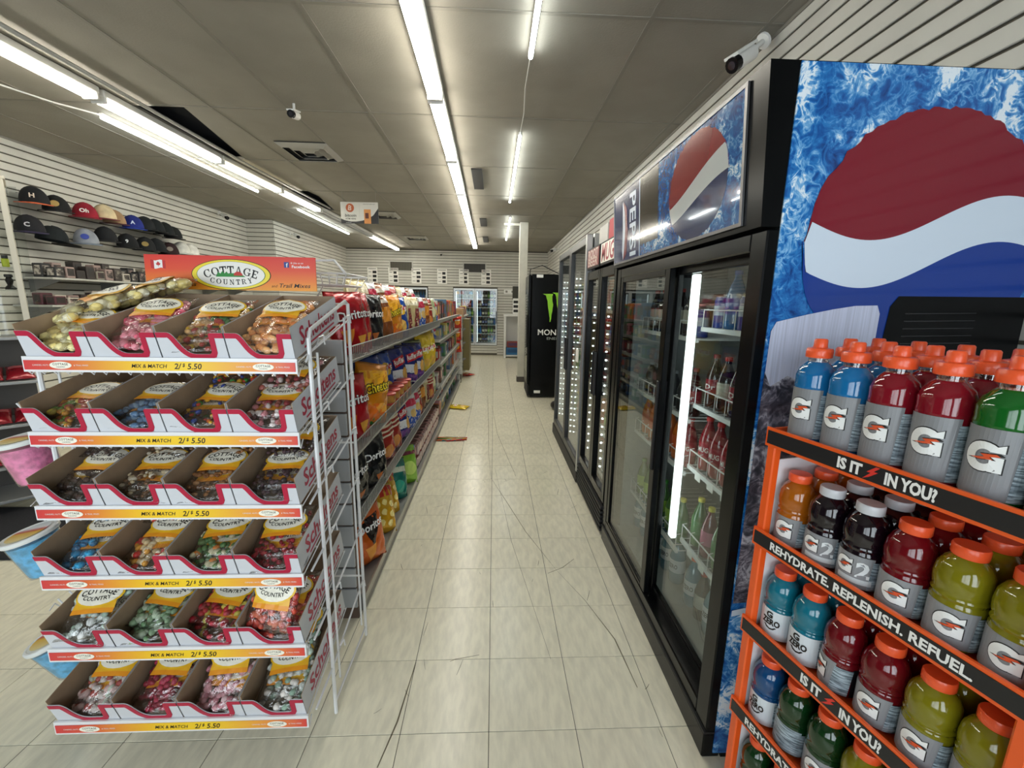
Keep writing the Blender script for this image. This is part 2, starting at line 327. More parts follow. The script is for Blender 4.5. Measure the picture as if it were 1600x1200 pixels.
# ---------------------------------------------------------------- lights
white_metal = mat('white_enamel', (.78, .78, .76), .35)
tube_m = glow('tube_glow', (1, .95, .82), TUBE_E); led_m = glow('led_glow', (.93, 1, .97), LED_E); warm_m = glow('tube_old', (1, .86, .55), TUBE_E*.35)
dim_m = mat('tube_unlit', (.6, .6, .62), .2)
def batten(x, y0, y1, x1, label, m=None, two=True):
    L = y1-y0; a = math.atan2(x1-x, L)
    t = thing('fluorescent_batten', label, 'light', M=Matrix.Translation((x, y0, ZC-.02)) @ Matrix.Rotation(-a, 4, 'Z'), group='fluorescent battens under the ceiling')
    MB().cbox(-.055, .055, 0, L, -.035, .012, .006).build('housing', white_metal, t)
    for sx in ((-.03, .03) if two else (0,)):
        MB().tube([(sx, .03, -.055), (sx, L-.03, -.055)], .015, 8).build('tube', m or tube_m, t, 'auto')
    for yy in (.008, L-.025): MB().cbox(-.052, .052, yy, yy+.017, -.075, -.03, .003).build('lamp_holder', white_metal, t)
    return t
ay = [(1.96, 3.18), (3.2, 4.42), (4.45, 5.68), (5.71, 6.99), (7.03, 8.25), (8.3, 9.55), (9.6, 11.0)]
for k, (a, b) in enumerate(ay): batten(-.40-.012*k, a, b, -.41-.012*k, '%s double-tube batten from the front in the middle ceiling row' % ORD[k])
lx = lambda y: -2.80+max(0, (y-4.7))*.034
for k, (a, b, m, w) in enumerate(((2.13, 3.36, None, 'bright batten nearest the front in the left ceiling row'), (3.39, 4.70, None, 'bright batten above the cap display in the left ceiling row'), (4.72, 5.84, warm_m, 'yellowish dim batten in the left ceiling row'), (5.87, 6.97, None, 'bright batten just before the hanging sign in the left row'), (7.0, 9.4, dim_m, 'unlit grey batten behind the hanging sign'), (9.45, 11.7, None, 'lit batten at the far end of the left ceiling row'))):
    batten(lx(a), a, b, lx(b), w, m)
def led(x, y0, y1, label):
    t = thing('led_tube', label, 'light', (x, y0, ZC-.012), group='slim lamp tubes on the ceiling')
    MB().cbox(-.014, .014, 0, y1-y0, -.014, .01, .003).build('holder', white_metal, t); MB().tube([(0, .01, -.024), (0, y1-y0-.01, -.024)], .013, 8).build('tube', led_m, t, 'auto')
led(.20, 1.5, 2.74, 'slim white tube nearest the front on the right part of the ceiling'); led(.21, 3.89, 6.27, 'slim white tube in the middle of the right ceiling line'); led(.26, 7.36, 9.8, 'slim white tube just left of the cream post')
led(-3.13, 3.8, 6.06, 'slim white tube over the caps, left of the batten row'); led(-3.09, 7.12, 9.48, 'slim white tube near the column on the left ceiling')
wire_m = mat('white_cable', (.6, .6, .58), .5)
tag(MB().tube([(.20, 2.74, ZC-.02), (.195, 3.1, ZC-.03), (.215, 3.5, ZC-.02), (.21, 3.89, ZC-.02)], .004, 5).build('lamp_cable', wire_m), 'thin white cable joining the two nearer slim tubes on the right', 'cable')
tag(MB().tube([(-3.6, 2.9, ZC-.02), (-3.4, 3.1, ZC-.05), (-3.2, 3.5, ZC-.06), (-3.13, 3.8, ZC-.02)], .006, 5).build('lamp_cable', wire_m), 'white cable drooping to the slim tube over the caps', 'cable')
tag(MB().tube([(-2.62, 2.2, ZC-.03), (-2.63, 4.8, ZC-.03), (-2.55, 7.0, ZC-.03)], .014, 7).build('conduit', mat('conduit', (.42, .42, .4), .4, metal=.6), smooth=True), 'grey conduit pipe running beside the left row of battens', 'pipe')
# ---------------------------------------------------------------- ceiling vents
vent_m = mat('vent_metal', (.36, .35, .32), .45, metal=.3); vent_d = mat('vent_dark', (.03, .03, .03), .8)
for (x, y, lab) in ((-1.80, 4.53, 'square ceiling air vent nearest the front'), (-1.85, 7.5, 'ceiling air vent beside the hanging sign'), (-1.75, 9.95, 'ceiling air vent closest to the back wall')):
    t = thing('ceiling_vent', lab, 'vent', (x, y, ZC-.008), group='ceiling air vents')
    MB().box(-.23, .23, -.25, .25, -.002, .0).build('backing', vent_d, t)
    for k in range(3):
        a = .235-k*.07
        m = MB()
        for q in range(4):
            R = Matrix.Rotation(q*math.pi/2, 4, 'Z'); st = len(m.v); m.hexa([(-a, -a, -.004), (a, -a, -.004), (a-.045, -a+.045, -.034), (-a+.045, -a+.045, -.034), (-a, -a, 0), (a, -a, 0), (a-.045, -a+.045, -.03), (-a+.045, -a+.045, -.03)]); m.xf(R, st)
        m.build('louvre_ring', vent_m, t)
for k, (x, y, l) in enumerate(((-.20, 4.9, .8), (-.2, 7.6, .7), (-.2, 9.6, .8))):
    tag(MB().cbox(x-.06, x+.06, y, y+l, ZC-.02, ZC-.0065, .003).build('slot_diffuser', vent_d), ['dark slot diffuser beside the middle light row, nearest one', 'dark slot diffuser beside the middle light row, middle one', 'dark slot diffuser beside the middle light row, farthest one'][k], 'vent', 'dark slot diffusers')
# ---------------------------------------------------------------- pouches (candy and chip bags)
def bag_h(W, H, T, seed, crimp=.07, amp=.10):
    rr = random.Random(seed); ph = [rr.uniform(0, 6.3) for _ in range(8)]; fr = [rr.uniform(2, 6) for _ in range(8)]
    def h(x, y):
        u = max(-1, min(1, x/(W/2))); v = max(-1, min(1, y/(H/2)))
        b = (1-abs(u)**2.6)**.62*max(0, 1-abs(v/(1-crimp))**3.2)**.62 if abs(v) < 1-crimp else 0
        w = (math.sin(fr[0]*u*2+ph[0]+2*v)*math.sin(fr[1]*v+ph[1])+.6*math.sin(fr[2]*(u+v)*2+ph[2])+.5*math.sin(fr[3]*(u-1.4*v)*2.4+ph[3]))
        e = .35+.65*abs(v)**2
        w += .45*math.sin(9*u+5*v+ph[4])*math.sin(8*v-6*u+ph[5])+.4*abs(math.sin(7*u-9*v+ph[6]))-.2 if amp > .12 else 0
        return T/2*b*(1+amp*w*e)+.0012
    return h
def pouch(W, H, T, seed, m, nu=14, nv=18, back=.8, crimp=.07, amp=.10):
    h = bag_h(W, H, T, seed, crimp, amp); mb = MB(); vs = []; idx = {}
    rr = random.Random(seed+5)
    for side in (1, -1):
        for i in range(nu+1):
            for j in range(nv+1):
                u = -1+2*i/nu; v = -1+2*j/nv; u = math.copysign(abs(u)**.8, u)
                if side == -1 and (i in (0, nu) or j in (0, nv)): idx[side, i, j] = idx[1, i, j]; continue
                pinch = 1-.045*max(0, 1-abs(v)**6)
                x, y = u*W/2*(pinch if abs(u) > .5 else 1), v*H/2
                z = h(u*W/2, y)
                zz = (z if side == 1 else -z*back)
                if i in (0, nu) or j in (0, nv): zz = .0015*math.sin(9*u+seed)
                idx[side, i, j] = len(vs); vs.append((x, y, zz))
    fs = []
    for i in range(nu):
        for j in range(nv):
            fs.append((idx[1, i, j], idx[1, i+1, j], idx[1, i+1, j+1], idx[1, i, j+1])); fs.append((idx[-1, i, j], idx[-1, i, j+1], idx[-1, i+1, j+1], idx[-1, i+1, j]))
    mb._add(vs, fs); return mb.mesh('pouch', m, True), h
def grid_quad(q, h, eps, n=8, k=8):
    """bilinear patch draped over a height function; q = 4 corners (x, y)"""
    vs = []; fs = []
    for i in range(n+1):
        for j in range(k+1):
            a, b = i/n, j/k
            x = (q[0][0]*(1-a)+q[1][0]*a)*(1-b)+(q[3][0]*(1-a)+q[2][0]*a)*b; y = (q[0][1]*(1-a)+q[1][1]*a)*(1-b)+(q[3][1]*(1-a)+q[2][1]*a)*b
            vs.append((x, y, h(x, y)+eps))
    for i in range(n):
        for j in range(k): fs.append((i*(k+1)+j, (i+1)*(k+1)+j, (i+1)*(k+1)+j+1, i*(k+1)+j+1))
    return vs, fs
def disc(rx, ry, c, h, eps, n=20, r0=0., rings=4, rot=0):
    vs = []; fs = []
    for k in range(rings+1):
        t = r0+(1-r0)*k/rings
        for j in range(n):
            x0, y0 = rx*t*math.cos(2*math.pi*j/n), ry*t*math.sin(2*math.pi*j/n)
            x, y = c[0]+x0*math.cos(rot)-y0*math.sin(rot), c[1]+x0*math.sin(rot)+y0*math.cos(rot)
            vs.append((x, y, h(x, y)+eps))
    for k in range(rings):
        for j in range(n): fs.append((k*n+j, (k+1)*n+j, (k+1)*n+(j+1) % n, k*n+(j+1) % n))
    return vs, fs
film_m = clear('clear_film', (.97, .97, .97), .09, .58, .16, bump=.9, bscale=30)
cream = C('f7f3e2', .4); gold = C('f2c22c', .4); orange_l = C('ee9a26', .4); ink = C('14120f', .5); redink = C('b01528', .45); greenink = C('2b8a3a', .5); whitep = C('eeeeea', .45)
def arc_text(name, t, size, R, c, m, h, eps, bold=.02, width=1., up=1):
    """lettering bent along an arc: up=1 arches upward, -1 sags"""
    vs, fs = text_geo(t, bold, 0, width); out = []
    for x, y, z in vs:
        x *= size; y *= size; a = x/R
        xx = c[0]+(R+y*up)*math.sin(a) if up == 1 else c[0]+(R-y)*math.sin(a)
        yy = c[1]+((R+y)*math.cos(a)-R if up == 1 else R-(R-y)*math.cos(a))
        out.append((xx, yy, h(xx, yy)+eps))
    me = bpy.data.meshes.new(name); me.from_pydata(out, [], fs); me.materials.append(m); me.update(); return me
CK = {}
def candy_kind(key, cols, lump=(.011, .014), W=.15, H=.185, T=.036, seed=1, n=70, lab=True, labelrot=0, card='ee9a26'):
    """meshes of one kind of sweet bag"""
    pm, h = pouch(W, H, T, seed, film_m, 12, 16)
    rr = random.Random(seed); mb = MB()
    mats = [mat('sweet_'+c, hexc(c), .45, var=.12, scale=60) for c in cols]
    mb.mi = 0
    for k in range(n):
        x, y = rr.uniform(-.43, .43)*W, rr.uniform(-.44, .36)*H; z = h(x, y); r = rr.uniform(*lump)
        mb.mi = rr.randrange(len(cols)); st = len(mb.v)
        mb.ball((0, 0, 0), r, r*rr.uniform(.6, 1), r*.7, 7, 4); mb.xf(Matrix.Translation((x, y, max(0, z-r*.80)*rr.choice((1, 1, 1, -.6)))) @ Matrix.Rotation(rr.uniform(0, 3), 4, 'Z'), st)
    cm = mb.mesh('sweets', mats, True)
    a = MB(); q = [(-W*.36, -H*.10), (W*.36, -H*.10), (W*.34, H*.12), (-W*.34, H*.12)]
    a._add(*grid_quad(q, h, .0015)); a.mi = 1; a._add(*grid_quad([(-W*.36, -H*.17), (W*.36, -H*.17), (W*.36, -H*.10), (-W*.36, -H*.10)], h, .0015)); lm = a.mesh('card', [C('f0b62c', .4), C(card, .4)])
    b = MB(); cc = (0, H*.12); b._add(*disc(W*.42, H*.21, cc, h, .003)); b.mi = 1; b._add(*disc(W*.385, H*.185, cc, h, .0036)); bm_ = b.mesh('oval_badge', [gold, cream])
    t1 = arc_text('lettering', 'COTTAGE', W*.105, W*.75, (0, H*.165), ink, h, .0045, .02, .9); t2 = arc_text('lettering', 'COUNTRY', W*.072, W*.8, (0, H*.035), ink, h, .0045, .015, .95, -1)
    t3 = tmesh('lettering', 'SWEETS' if False else 'NET WT', W*.05, ink, lambda x, y: (x, y, h(x, y)+.003), off=(0, -H*.02))
    CK[key] = dict(pouch=pm, sweets=cm, card=lm, badge=bm_, t=(t1, t2), h=h)
def candy_bag(key, M, label, group):
    k = CK[key]; t = thing('candy_bag', label, 'candy bag', M=M, group=group)
    put('film', k['pouch'], t); tag(put('sweets', k['sweets'], t), kind='stuff'); c = put('card', k['card'], t); put('oval_badge', k['badge'], c)
    for x in k['t']: put('lettering', x, c)
    return t
KINDS = {'banana': ['f8e9a8', 'fbf0cc', 'f4de8c'], 'pink': ['ee6f86', 'f59aa8', 'e05070'], 'wrapped': ['d8b02c', 'b0392f', '3d7a3c', 'caa06a'], 'peach': ['f2a25c', 'f5b878', 'ee8f45'],
         'gummy': ['c98a2c', '5d8f35', 'd9c95a', 'b0402f'], 'bluegrey': ['6f8ea8', '8aa5bb', '58789a'], 'jelly': ['d43a2c', '2f9a3c', 'e8b21f', '2a4ba5', 'e06a1a'], 'redwhite': ['a83a45', 'd88a92', 'efe2de', 'b0655a'],
         'choc': ['3a2824', '4a332c', '2b1d1b'], 'trail': ['7a5536', 'd8c6a0', '4a2f22', 'efe4cc'], 'nuts': ['a06a3c', 'b9824f', '7d4d28'], 'raisin': ['4a3540', '5a4048', '332329'],
         'bluebear': ['1f8fc0', '2aa6d6', '1778a8'], 'rings': ['e8a63a', 'f0d9a8', 'd03a35', 'f2e3c0'], 'mixed': ['4f7a45', 'd07a2a', 'c9c2a0', '6a8a50'], 'cherry': ['a3142c', 'c01f38', '8a0f26'],
         'mint': ['dfe6e2', 'cfdad4', 'e9ecea', 'b9d2c0'], 'green': ['8fae8a', 'c4d6bc', '6d9468'], 'redgreen': ['c02436', '9a1628', 'd9c95a', 'd94a5a'], 'fish': ['d8503a', 'e0775a', 'c43a35'],
         'spear': ['d9b9b4', 'c9d6c4', 'e6dcd6', 'b5504a'], 'berry': ['a01b3c', 'c23357', '8a1230'], 'pinkwhite': ['d9a0a8', 'eccdd0', 'c98290'], 'clearmix': ['b9cdbd', 'dfe6df', '93b09c', 'e8e2da']}
for k, (nm, cs) in enumerate(KINDS.items()):
    big = nm in ('banana', 'peach', 'pink'); candy_kind(nm, cs, (.012, .017) if big else ((.006, .010) if nm in ('nuts', 'trail', 'jelly', 'cherry', 'raisin') else (.009, .013)), seed=11+k, n=80 if not big else 60, T=.042 if big else .034)
SWEET = {'banana': 'cream-yellow banana sweets', 'pink': 'pink strawberry sweets', 'wrapped': 'wrapped toffees', 'peach': 'peach-orange sweets', 'gummy': 'yellow and green gummies', 'bluegrey': 'grey-blue sweets', 'jelly': 'multicoloured jelly beans', 'redwhite': 'red and white sweets', 'choc': 'dark chocolates', 'trail': 'mixed trail nuts', 'nuts': 'brown nuts', 'raisin': 'dark raisins', 'bluebear': 'blue gummies', 'rings': 'yellow and red rings', 'mixed': 'green and orange sweets', 'cherry': 'cherry-red sweets', 'mint': 'white mints', 'green': 'pale green sweets', 'redgreen': 'red jellies', 'fish': 'orange-red fish sweets', 'spear': 'white and pink mints', 'berry': 'berry-red sweets', 'pinkwhite': 'pink and white sweets', 'clearmix': 'pale green mints'}
# ---------------------------------------------------------------- wire rack for the sweets
white_wire = mat('white_wire', (.80, .81, .82), .3, coat=.2)
X0, X1 = -1.325, -.575; RW = X1-X0
SH = [(1.285, 1.235), (1.070, 1.212), (.852, 1.19), (.640, 1.165), (.412, 1.145), (.178, 1.12)]     # front edge height, front edge y of every shelf
TILT = math.radians(14.5); DEP = .37
rack = thing('wire_display_rack', 'white wire floor rack with six tilted candy shelves', 'display rack', (0, 0, 0))
stripm = ramp_mat('price_strip_print', [(0, hexc('d23b3e')), (.14, hexc('dd5a3a')), (.4, hexc('f2c21e')), (.6, hexc('f4cd22')), (.88, hexc('e88a44')), (1, hexc('d8443f'))], 0, -RW/2, RW/2)
for x, side in ((X0-.02, -1), (X1+.02, 1)):
    fy, ry = 1.285, 1.645
    m = MB().tube([(x, fy, .006), (x, fy, 1.35), (x, fy+.02, 1.375), (x, ry-.03, 1.46), (x, ry, 1.45), (x, ry, .006)], .0065, 7); m.tube([(x, fy, .05), (x, ry, .05)], .004, 5)
    m.build('side_frame', white_wire, rack, 'auto')
    m = MB().tube([(x, fy+.055, .10), (x, fy+.055, 1.30)], .004, 6).tube([(x, ry-.05, .10), (x, ry-.05, 1.40)], .004, 6); m.build('inner_upright', white_wire, rack, 'auto')
    for z, y in SH:
        m = MB().tube([(x-.004*side, y+.03, z-.005), (x, fy, z+.02), (x, ry, z+.105)], .0035, 5)
        for yy, zz in ((fy+.055, z+.034), (ry-.05, z+.09)): m.tube([(x, yy, zz), (x+.012*side, yy-.008, zz+.03), (x+.018*side, yy+.012, zz+.035), (x+.018*side, yy+.02, zz+.005)], .003, 5)
        m.build('hook_rail', white_wire, rack, 'auto')
for zz in (.3, .9, 1.45): MB().tube([(X0-.02, 1.645, zz), (X1+.02, 1.645, zz)], .004, 6).build('cross_rod', white_wire, rack, 'auto')
for z, y in SH:
    m = MB(); dz = DEP*math.tan(TILT)
    for k in range(23):
        x = X0+RW*k/22; m.tube([(x, y+.004, z-.006), (x, y+DEP, z+dz-.006)], .0022, 4)
        m.tube([(x, y+.002, z-.034), (x, y+.012, z-.045), (x, y+.03, z-.022)], .002, 4)
    for q in (0.02, .33, .66, 1): m.tube([(X0, y+DEP*q, z+dz*q-.010), (X1, y+DEP*q, z+dz*q-.010)], .003, 5)
    sh = m.build('shelf', white_wire, rack)
    MB().box(X0-.005, X1+.005, y-.003, y+.003, z-.036, z+.008).build('shelf_lip', white_wire, sh)
    Mx = basis(((X0+X1)/2, y-.0045, z-.016), (1, 0, 0), (0, 0, 1))
    MB().box(-RW/2, RW/2, -.0135, .0135, -.001, .0005).build('price_strip', stripm, sh, M=Mx)
    Mt = basis(((X0+X1)/2, y-.0056, z-.016), (1, 0, 0), (0, 0, 1))
    letter('MIX & MATCH', .0105, ink, sh, Mt, bold=.012, shear=.22, off=(-.033, 0)); letter('2/', .016, ink, sh, Mt, bold=.02, shear=.22, off=(.046, 0)); letter('$', .0095, ink, sh, Mt, bold=.02, shear=.22, off=(.0625, .0035)); letter('5.50', .016, ink, sh, Mt, bold=.02, shear=.22, off=(.092, 0))
    for ox in (-.275, .285):
        MB().prism(ellipse(.030, .0105, 24, (ox, 0)), .0006).build('oval_badge', cream, sh, M=Mt)
        letter('COTTAGE', .0062, ink, sh, Mt @ Matrix.Translation((0, 0, .0009)), bold=.01, off=(ox, .003)); letter('COUNTRY', .0035, ink, sh, Mt @ Matrix.Translation((0, 0, .0009)), off=(ox, -.005))
        letter('CANDIES, NUTS', .0042, whitep, sh, Mt, off=(ox-.055, 0)); letter('& TRAIL MIXES', .0042, whitep, sh, Mt, off=(ox+.055, 0))
# ---------------------------------------------------------------- cardboard bins
kraft = mat('kraft_board', (.36, .26, .17), .75, var=.08, scale=14); carton_w = mat('white_carton', (.64, .66, .70), .45, var=.02); crimson = C('b3163c', .4)
BW, BH, BD = RW/4-.004, .098, .37
def bin_meshes():
    w2 = BW/2; t = .002; b = MB(); b.mi = 1
    b.box(-w2, w2, 0, BD, 0, t)                                     # floor
    b.mi = 1; b.box(-w2+t, w2-t, BD-t, BD, t, BH)                     # back
    for s in (-1, 1):
        xo, xi = s*w2, s*(w2-t); xa, xb = min(xo, xi), max(xo, xi)
        st = len(b.f); b.box(xa, xb, 0, BD, t, BH)
        for f in range(st, len(b.f)):
            b.m[f] = 1
        # outer face white
        b.m[st+(3 if s == 1 else 5)] = 0
    body = b.mesh('tray_body', [carton_w, kraft])
    # front panel with its scooped opening, and the red border around the scoop
    top, low = .080, .016
    curve = [(-w2, top), (-w2+.028, top)]
    p0, p3 = (-w2+.032, top), (-w2+.095, low); p1, p2 = (-w2+.055, top-.004), (-w2+.055, low+.002)
    for k in range(13):
        u = k/12; curve.append(tuple((1-u)**3*p0[i]+3*u*(1-u)**2*p1[i]+3*u*u*(1-u)*p2[i]+u**3*p3[i] for i in (0, 1)))
    curve += [(w2-.052, low), (w2-.045, low+.003), (w2-.042, low+.010), (w2-.040, top-.004), (w2-.036, top), (w2, top)]
    f = MB(); n = len(curve)
    def strip(mb, a, b, y0, y1):
        vs = [(x, y0, z) for x, z in a]+[(x, y0, z) for x, z in b]+[(x, y1, z) for x, z in a]+[(x, y1, z) for x, z in b]; k = len(a); fs = []
        for i in range(k-1): fs += [(k+i, k+i+1, i+1, i), (2*k+i, 2*k+i+1, 3*k+i+1, 3*k+i), (i, i+1, 2*k+i+1, 2*k+i)]
        mb._add(vs, fs)
    strip(f, curve, [(x, 0) for x, z in curve], -.0025, 0); front = f.mesh('front_panel', carton_w)
    r = MB(); off = []
    for i, (x, z) in enumerate(curve):
        a = Vector(curve[max(0, i-1)]); c = Vector(curve[min(n-1, i+1)]); d = (c-a).normalized(); nn = Vector((d.y, -d.x)); off.append((x+nn.x*.015, z+nn.y*.015))
    off[0] = (-w2, top-.015); off[-1] = (w2, top-.015); off[-2] = (w2-.0265, top-.015); off[-3] = (w2-.0255, top-.0165)
    off[-4] = (w2-.0275, low+.004); off[-5] = (w2-.034, low-.009); off[-6] = (w2-.05, low-.0135)
    strip(r, curve, off, -.0036, -.0026); red = r.mesh('red_border', crimson)
    return body, front, red
BODY, FRONT, RED = bin_meshes()
FILL = [['banana', 'pink', 'wrapped', 'peach'], ['gummy', 'bluegrey', 'jelly', 'redwhite'], ['choc', 'trail', 'nuts', 'raisin'], ['bluebear', 'rings', 'mixed', 'cherry'], ['mint', 'green', 'redgreen', 'fish'], ['spear', 'berry', 'pinkwhite', 'clearmix']]
SHN = ['top', 'second', 'third', 'fourth', 'fifth', 'lowest']; BN = ['far left', 'middle left', 'middle right', 'far right']
for r, (z, y) in enumerate(SH):
    for c in range(4):
        cx = X0+RW*(c+.5)/4
        M = Matrix.Translation((cx, y+.008, z+.004)) @ Matrix.Rotation(TILT, 4, 'X')
        b = thing('cardboard_bin', 'white scooped cardboard bin with crimson edge, %s on the rack\'s %s shelf' % (BN[c], SHN[r]), 'bin', M=M, group='cardboard candy bins')
        put('tray_body', BODY, b); put('front_panel', FRONT, b); put('red_border', RED, b)
        if c == 3:
            Ms = basis((BW/2+.0008, BD*.52, BH*.52), (0, 1, 0), (0, 0, 1))
            letter('Scholtens', .052, crimson, b, Ms, bold=.035, shear=.12, fit=.29, off=(.0, .004)); MB().box(-.125, .13, -.039, -.033, 0, .0004).build('underline', crimson, b, M=Ms)
        key = FILL[r][c]; rr = random.Random(r*10+c+3)
        nb = {(0, 0): 2, (0, 1): 3, (0, 3): 3}.get((r, c), 2 if rr.random() < .35 else 3)
        for k in range(nb):
            # bags lie on the bin floor, the upper ones leaning on the lower and towards the back
            yy = .10+.028*k+(.085 if k == nb-1 and nb == 3 and r else 0); zz = .022+.024*k+(.016 if k == nb-1 and nb == 3 and r else 0)
            tilt = math.radians((3, 7, 13)[k]+rr.uniform(-3, 3)); rz = rr.uniform(-.16, .16)
            if (r, c) == (4, 0) and k == nb-1: zz += .03; yy = .09; tilt += .25
            if (r, c) == (4, 3) and k == nb-1: zz += .03; yy = .075; tilt += .5
            if (r, c) == (5, 2) and k == nb-1: zz += .012; tilt += .25
            if r == 0: zz += .012; tilt += .04
            Mb = M @ Matrix.Translation((rr.uniform(-.008, .008), yy, zz)) @ Matrix.Rotation(rz, 4, 'Z') @ Matrix.Rotation(tilt, 4, 'X') @ Matrix.Scale(1.08, 4)
            lv = (['bottom', 'top'] if nb == 2 else ['bottom', 'middle', 'top'])[k]
            candy_bag(key, Mb, 'bag of %s, %s in the %s bin of the %s shelf' % (SWEET[key], lv, BN[c], SHN[r]), 'clear bags of sweets')
# two big bags slumped over the back of the banana bin
for k, (dx, dy, dz, rz, tl) in enumerate(((-.035, .21, .100, -.72, .16), (.055, .29, .135, -.95, .12))):
    candy_bag('banana', Matrix.Translation((X0+RW/8+dx, SH[0][1]+dy, SH[0][0]+dz+.055)) @ Matrix.Rotation(rz, 4, 'Z') @ Matrix.Rotation(TILT+tl, 4, 'X') @ Matrix.Scale(1.5, 4), ['cream-yellow bag of banana sweets slumped across the left end of the top shelf', 'cream-yellow bag of banana sweets lying in front of the orange header sign'][k], 'clear bags of sweets')
# ---------------------------------------------------------------- header sign
hs = thing('header_sign', 'orange and red cardboard header sign with an oval logo on the candy rack', 'sign', M=basis((-.965, 1.632, 1.555), (1, 0, 0), (0, .05, 1)))
HW, HH = .61, .122
MB().box(-HW/2, HW/2, -HH/2, HH/2, -.004, 0).build('board', ramp_mat('header_print', [(0, hexc('f2a22c')), (.28, hexc('ec7d2c')), (.6, hexc('e2502f')), (1, hexc('d9382f'))], 1, -HH/2, HH/2, .45), hs)
ov = MB().prism(ellipse(.142, .0555, 40), .0008).build('oval_badge', C('1c1c14', .5), hs, M=(0, -.006, 0))
for k, (s, m) in enumerate(((.98, C('f4dc2e', .4)), (.865, C('3c7a34', .5)), (.85, C('f2efe6', .4)))): MB().prism(ellipse(.142*s, .0555*s-.001, 40), .0006).build('oval_ring', m, ov, M=(0, 0, .0009+.0007*k))
flat = lambda x, y: 0
serif_bold = dict()
def serif(t, size, R, c, up, parent, z, gap=.13):
    """slab-serif capitals drawn letter by letter along an arc"""
    G = {'C': 'arc', 'O': 'ring', 'T': [(0, .85, .8, 1), (.31, 0, .49, 1), (.16, 0, .64, .1), (0, .66, .1, 1), (.7, .66, .8, 1)],
         'A': 'A', 'G': 'G', 'E': [(.08, 0, .27, 1), (0, 0, .72, .12), (0, .88, .7, 1), (.2, .45, .55, .56), (.62, 0, .74, .32), (.6, .7, .7, 1)],
         'U': 'U', 'N': 'N', 'R': 'R', 'Y': 'Y'}
    W_ = {'C': .86, 'O': .98, 'T': .8, 'A': .95, 'G': .95, 'E': .76, 'U': .9, 'N': .95, 'R': .88, 'Y': .88}
    def polys(ch):
        g = G[ch]; box = lambda a, b, c_, d: [(a, b), (c_, b), (c_, d), (a, d)]
        def arc(a0, a1, n=14, ox=.48, rx=.48, ry=.5, th=.19, tv=.07):
            P = []; 
            for i in range(n):
                u, v = math.radians(a0+(a1-a0)*i/n), math.radians(a0+(a1-a0)*(i+1)/n)
                o = lambda t: (ox+rx*math.cos(t), .5+ry*math.sin(t)); q = lambda t: (ox+(rx-th)*math.cos(t), .5+(ry-tv)*math.sin(t))
                P.append([q(u), o(u), o(v), q(v)])
            return P
        if isinstance(g, list): return [box(*b) for b in g]
        if g == 'ring': return arc(0, 360, 24)
        if g == 'arc': return arc(42, 318)+[box(.72, .64, .80, 1), box(.74, .12, .80, .32)]
        if g == 'G': return arc(42, 318)+[box(.72, .64, .80, 1), box(.66, .06, .84, .45), box(.52, .38, .95, .46)]
        if g == 'A': return [[(.1, 0), (.18, 0), (.5, 1), (.42, 1)], [(.42, 1), (.52, 1), (.88, 0), (.68, 0)], box(.24, .28, .68, .36), box(0, 0, .3, .08), box(.56, 0, .98, .08)]
        if g == 'U': return [box(.1, .3, .28, 1), box(.68, .3, .77, 1), box(0, .92, .4, 1), box(.55, .92, .9, 1)]+[[(a[0], a[1]*.6+.0) for a in p] for p in arc(180, 360, 10, .44, .335, .5, .17, .1)]
        if g == 'N': return [box(.14, 0, .22, 1), box(.74, 0, .82, 1), [(.1, 1), (.3, 1), (.82, 0), (.66, 0)], box(0, 0, .36, .08), box(.0, .92, .25, 1), box(.6, .92, .95, 1)]
        if g == 'R': return [box(.08, 0, .27, 1), box(0, 0, .38, .08), box(0, .92, .4, 1), [(.38, .5), (.52, .5), (.85, 0), (.65, 0)], box(.62, 0, .9, .08)]+[[(a[0], a[1]*.52+.47) for a in p] for p in arc(-90, 90, 10, .38, .38, .5, .17, .14)]
        if g == 'Y': return [box(.34, 0, .52, .5), box(.2, 0, .66, .08), [(.08, 1), (.26, 1), (.52, .46), (.36, .4)], [(.66, 1), (.74, 1), (.5, .44), (.42, .5)], box(0, .92, .36, 1), box(.54, .92, .88, 1)]
    tot = sum(W_[c_]+gap for c_ in t)-gap; x = -tot/2; mb = MB()
    for ch in t:
        for p in polys(ch):
            vs = []
            for a, b in p:
                X, Y = (x+a)*size, (b-.5)*size; th = X/R
                vs.append((c[0]+(R+Y)*math.sin(th), c[1]+(R+Y)*math.cos(th)-R, z) if up else (c[0]+(R-Y)*math.sin(th), c[1]+R-(R-Y)*math.cos(th), z))
            mb._add(vs, [tuple(range(len(vs)))])
        x += W_[ch]+gap
    return mb.build('lettering', ink, parent)
serif('COTTAGE', .0285, .26, (0, .0165), True, ov, .0036); serif('COUNTRY', .0185, .36, (.0, -.027), False, ov, .0036, .32)
mnt = MB().prism([(-.055, -.008), (.052, -.008), (.04, .0), (.025, .006), (-.01, .004), (-.015, .011), (-.022, .004), (-.03, .012), (-.037, .003), (-.045, .009), (-.05, -.002)], .0004).build('hills', greenink, ov, M=(0, 0, .0034))
MB().prism([(.026+.016*math.cos(a*math.pi/10), -.003+.014*math.sin(a*math.pi/10)) for a in range(11)], .0004).build('barn', C('c8352f', .5), ov, M=(0, 0, .0038))
letter('Candies, Nuts', .0135, ink, hs, Matrix.Translation((-.205, -.042, .0006)), bold=.008, shear=.25, fit=.155); letter('and', .010, C('6b3a12', .5), hs, Matrix.Translation((.153, -.044, .0006)), shear=.3); letter('Trail Mixes', .0145, ink, hs, Matrix.Translation((.227, -.042, .0006)), bold=.01, shear=.25, fit=.112)
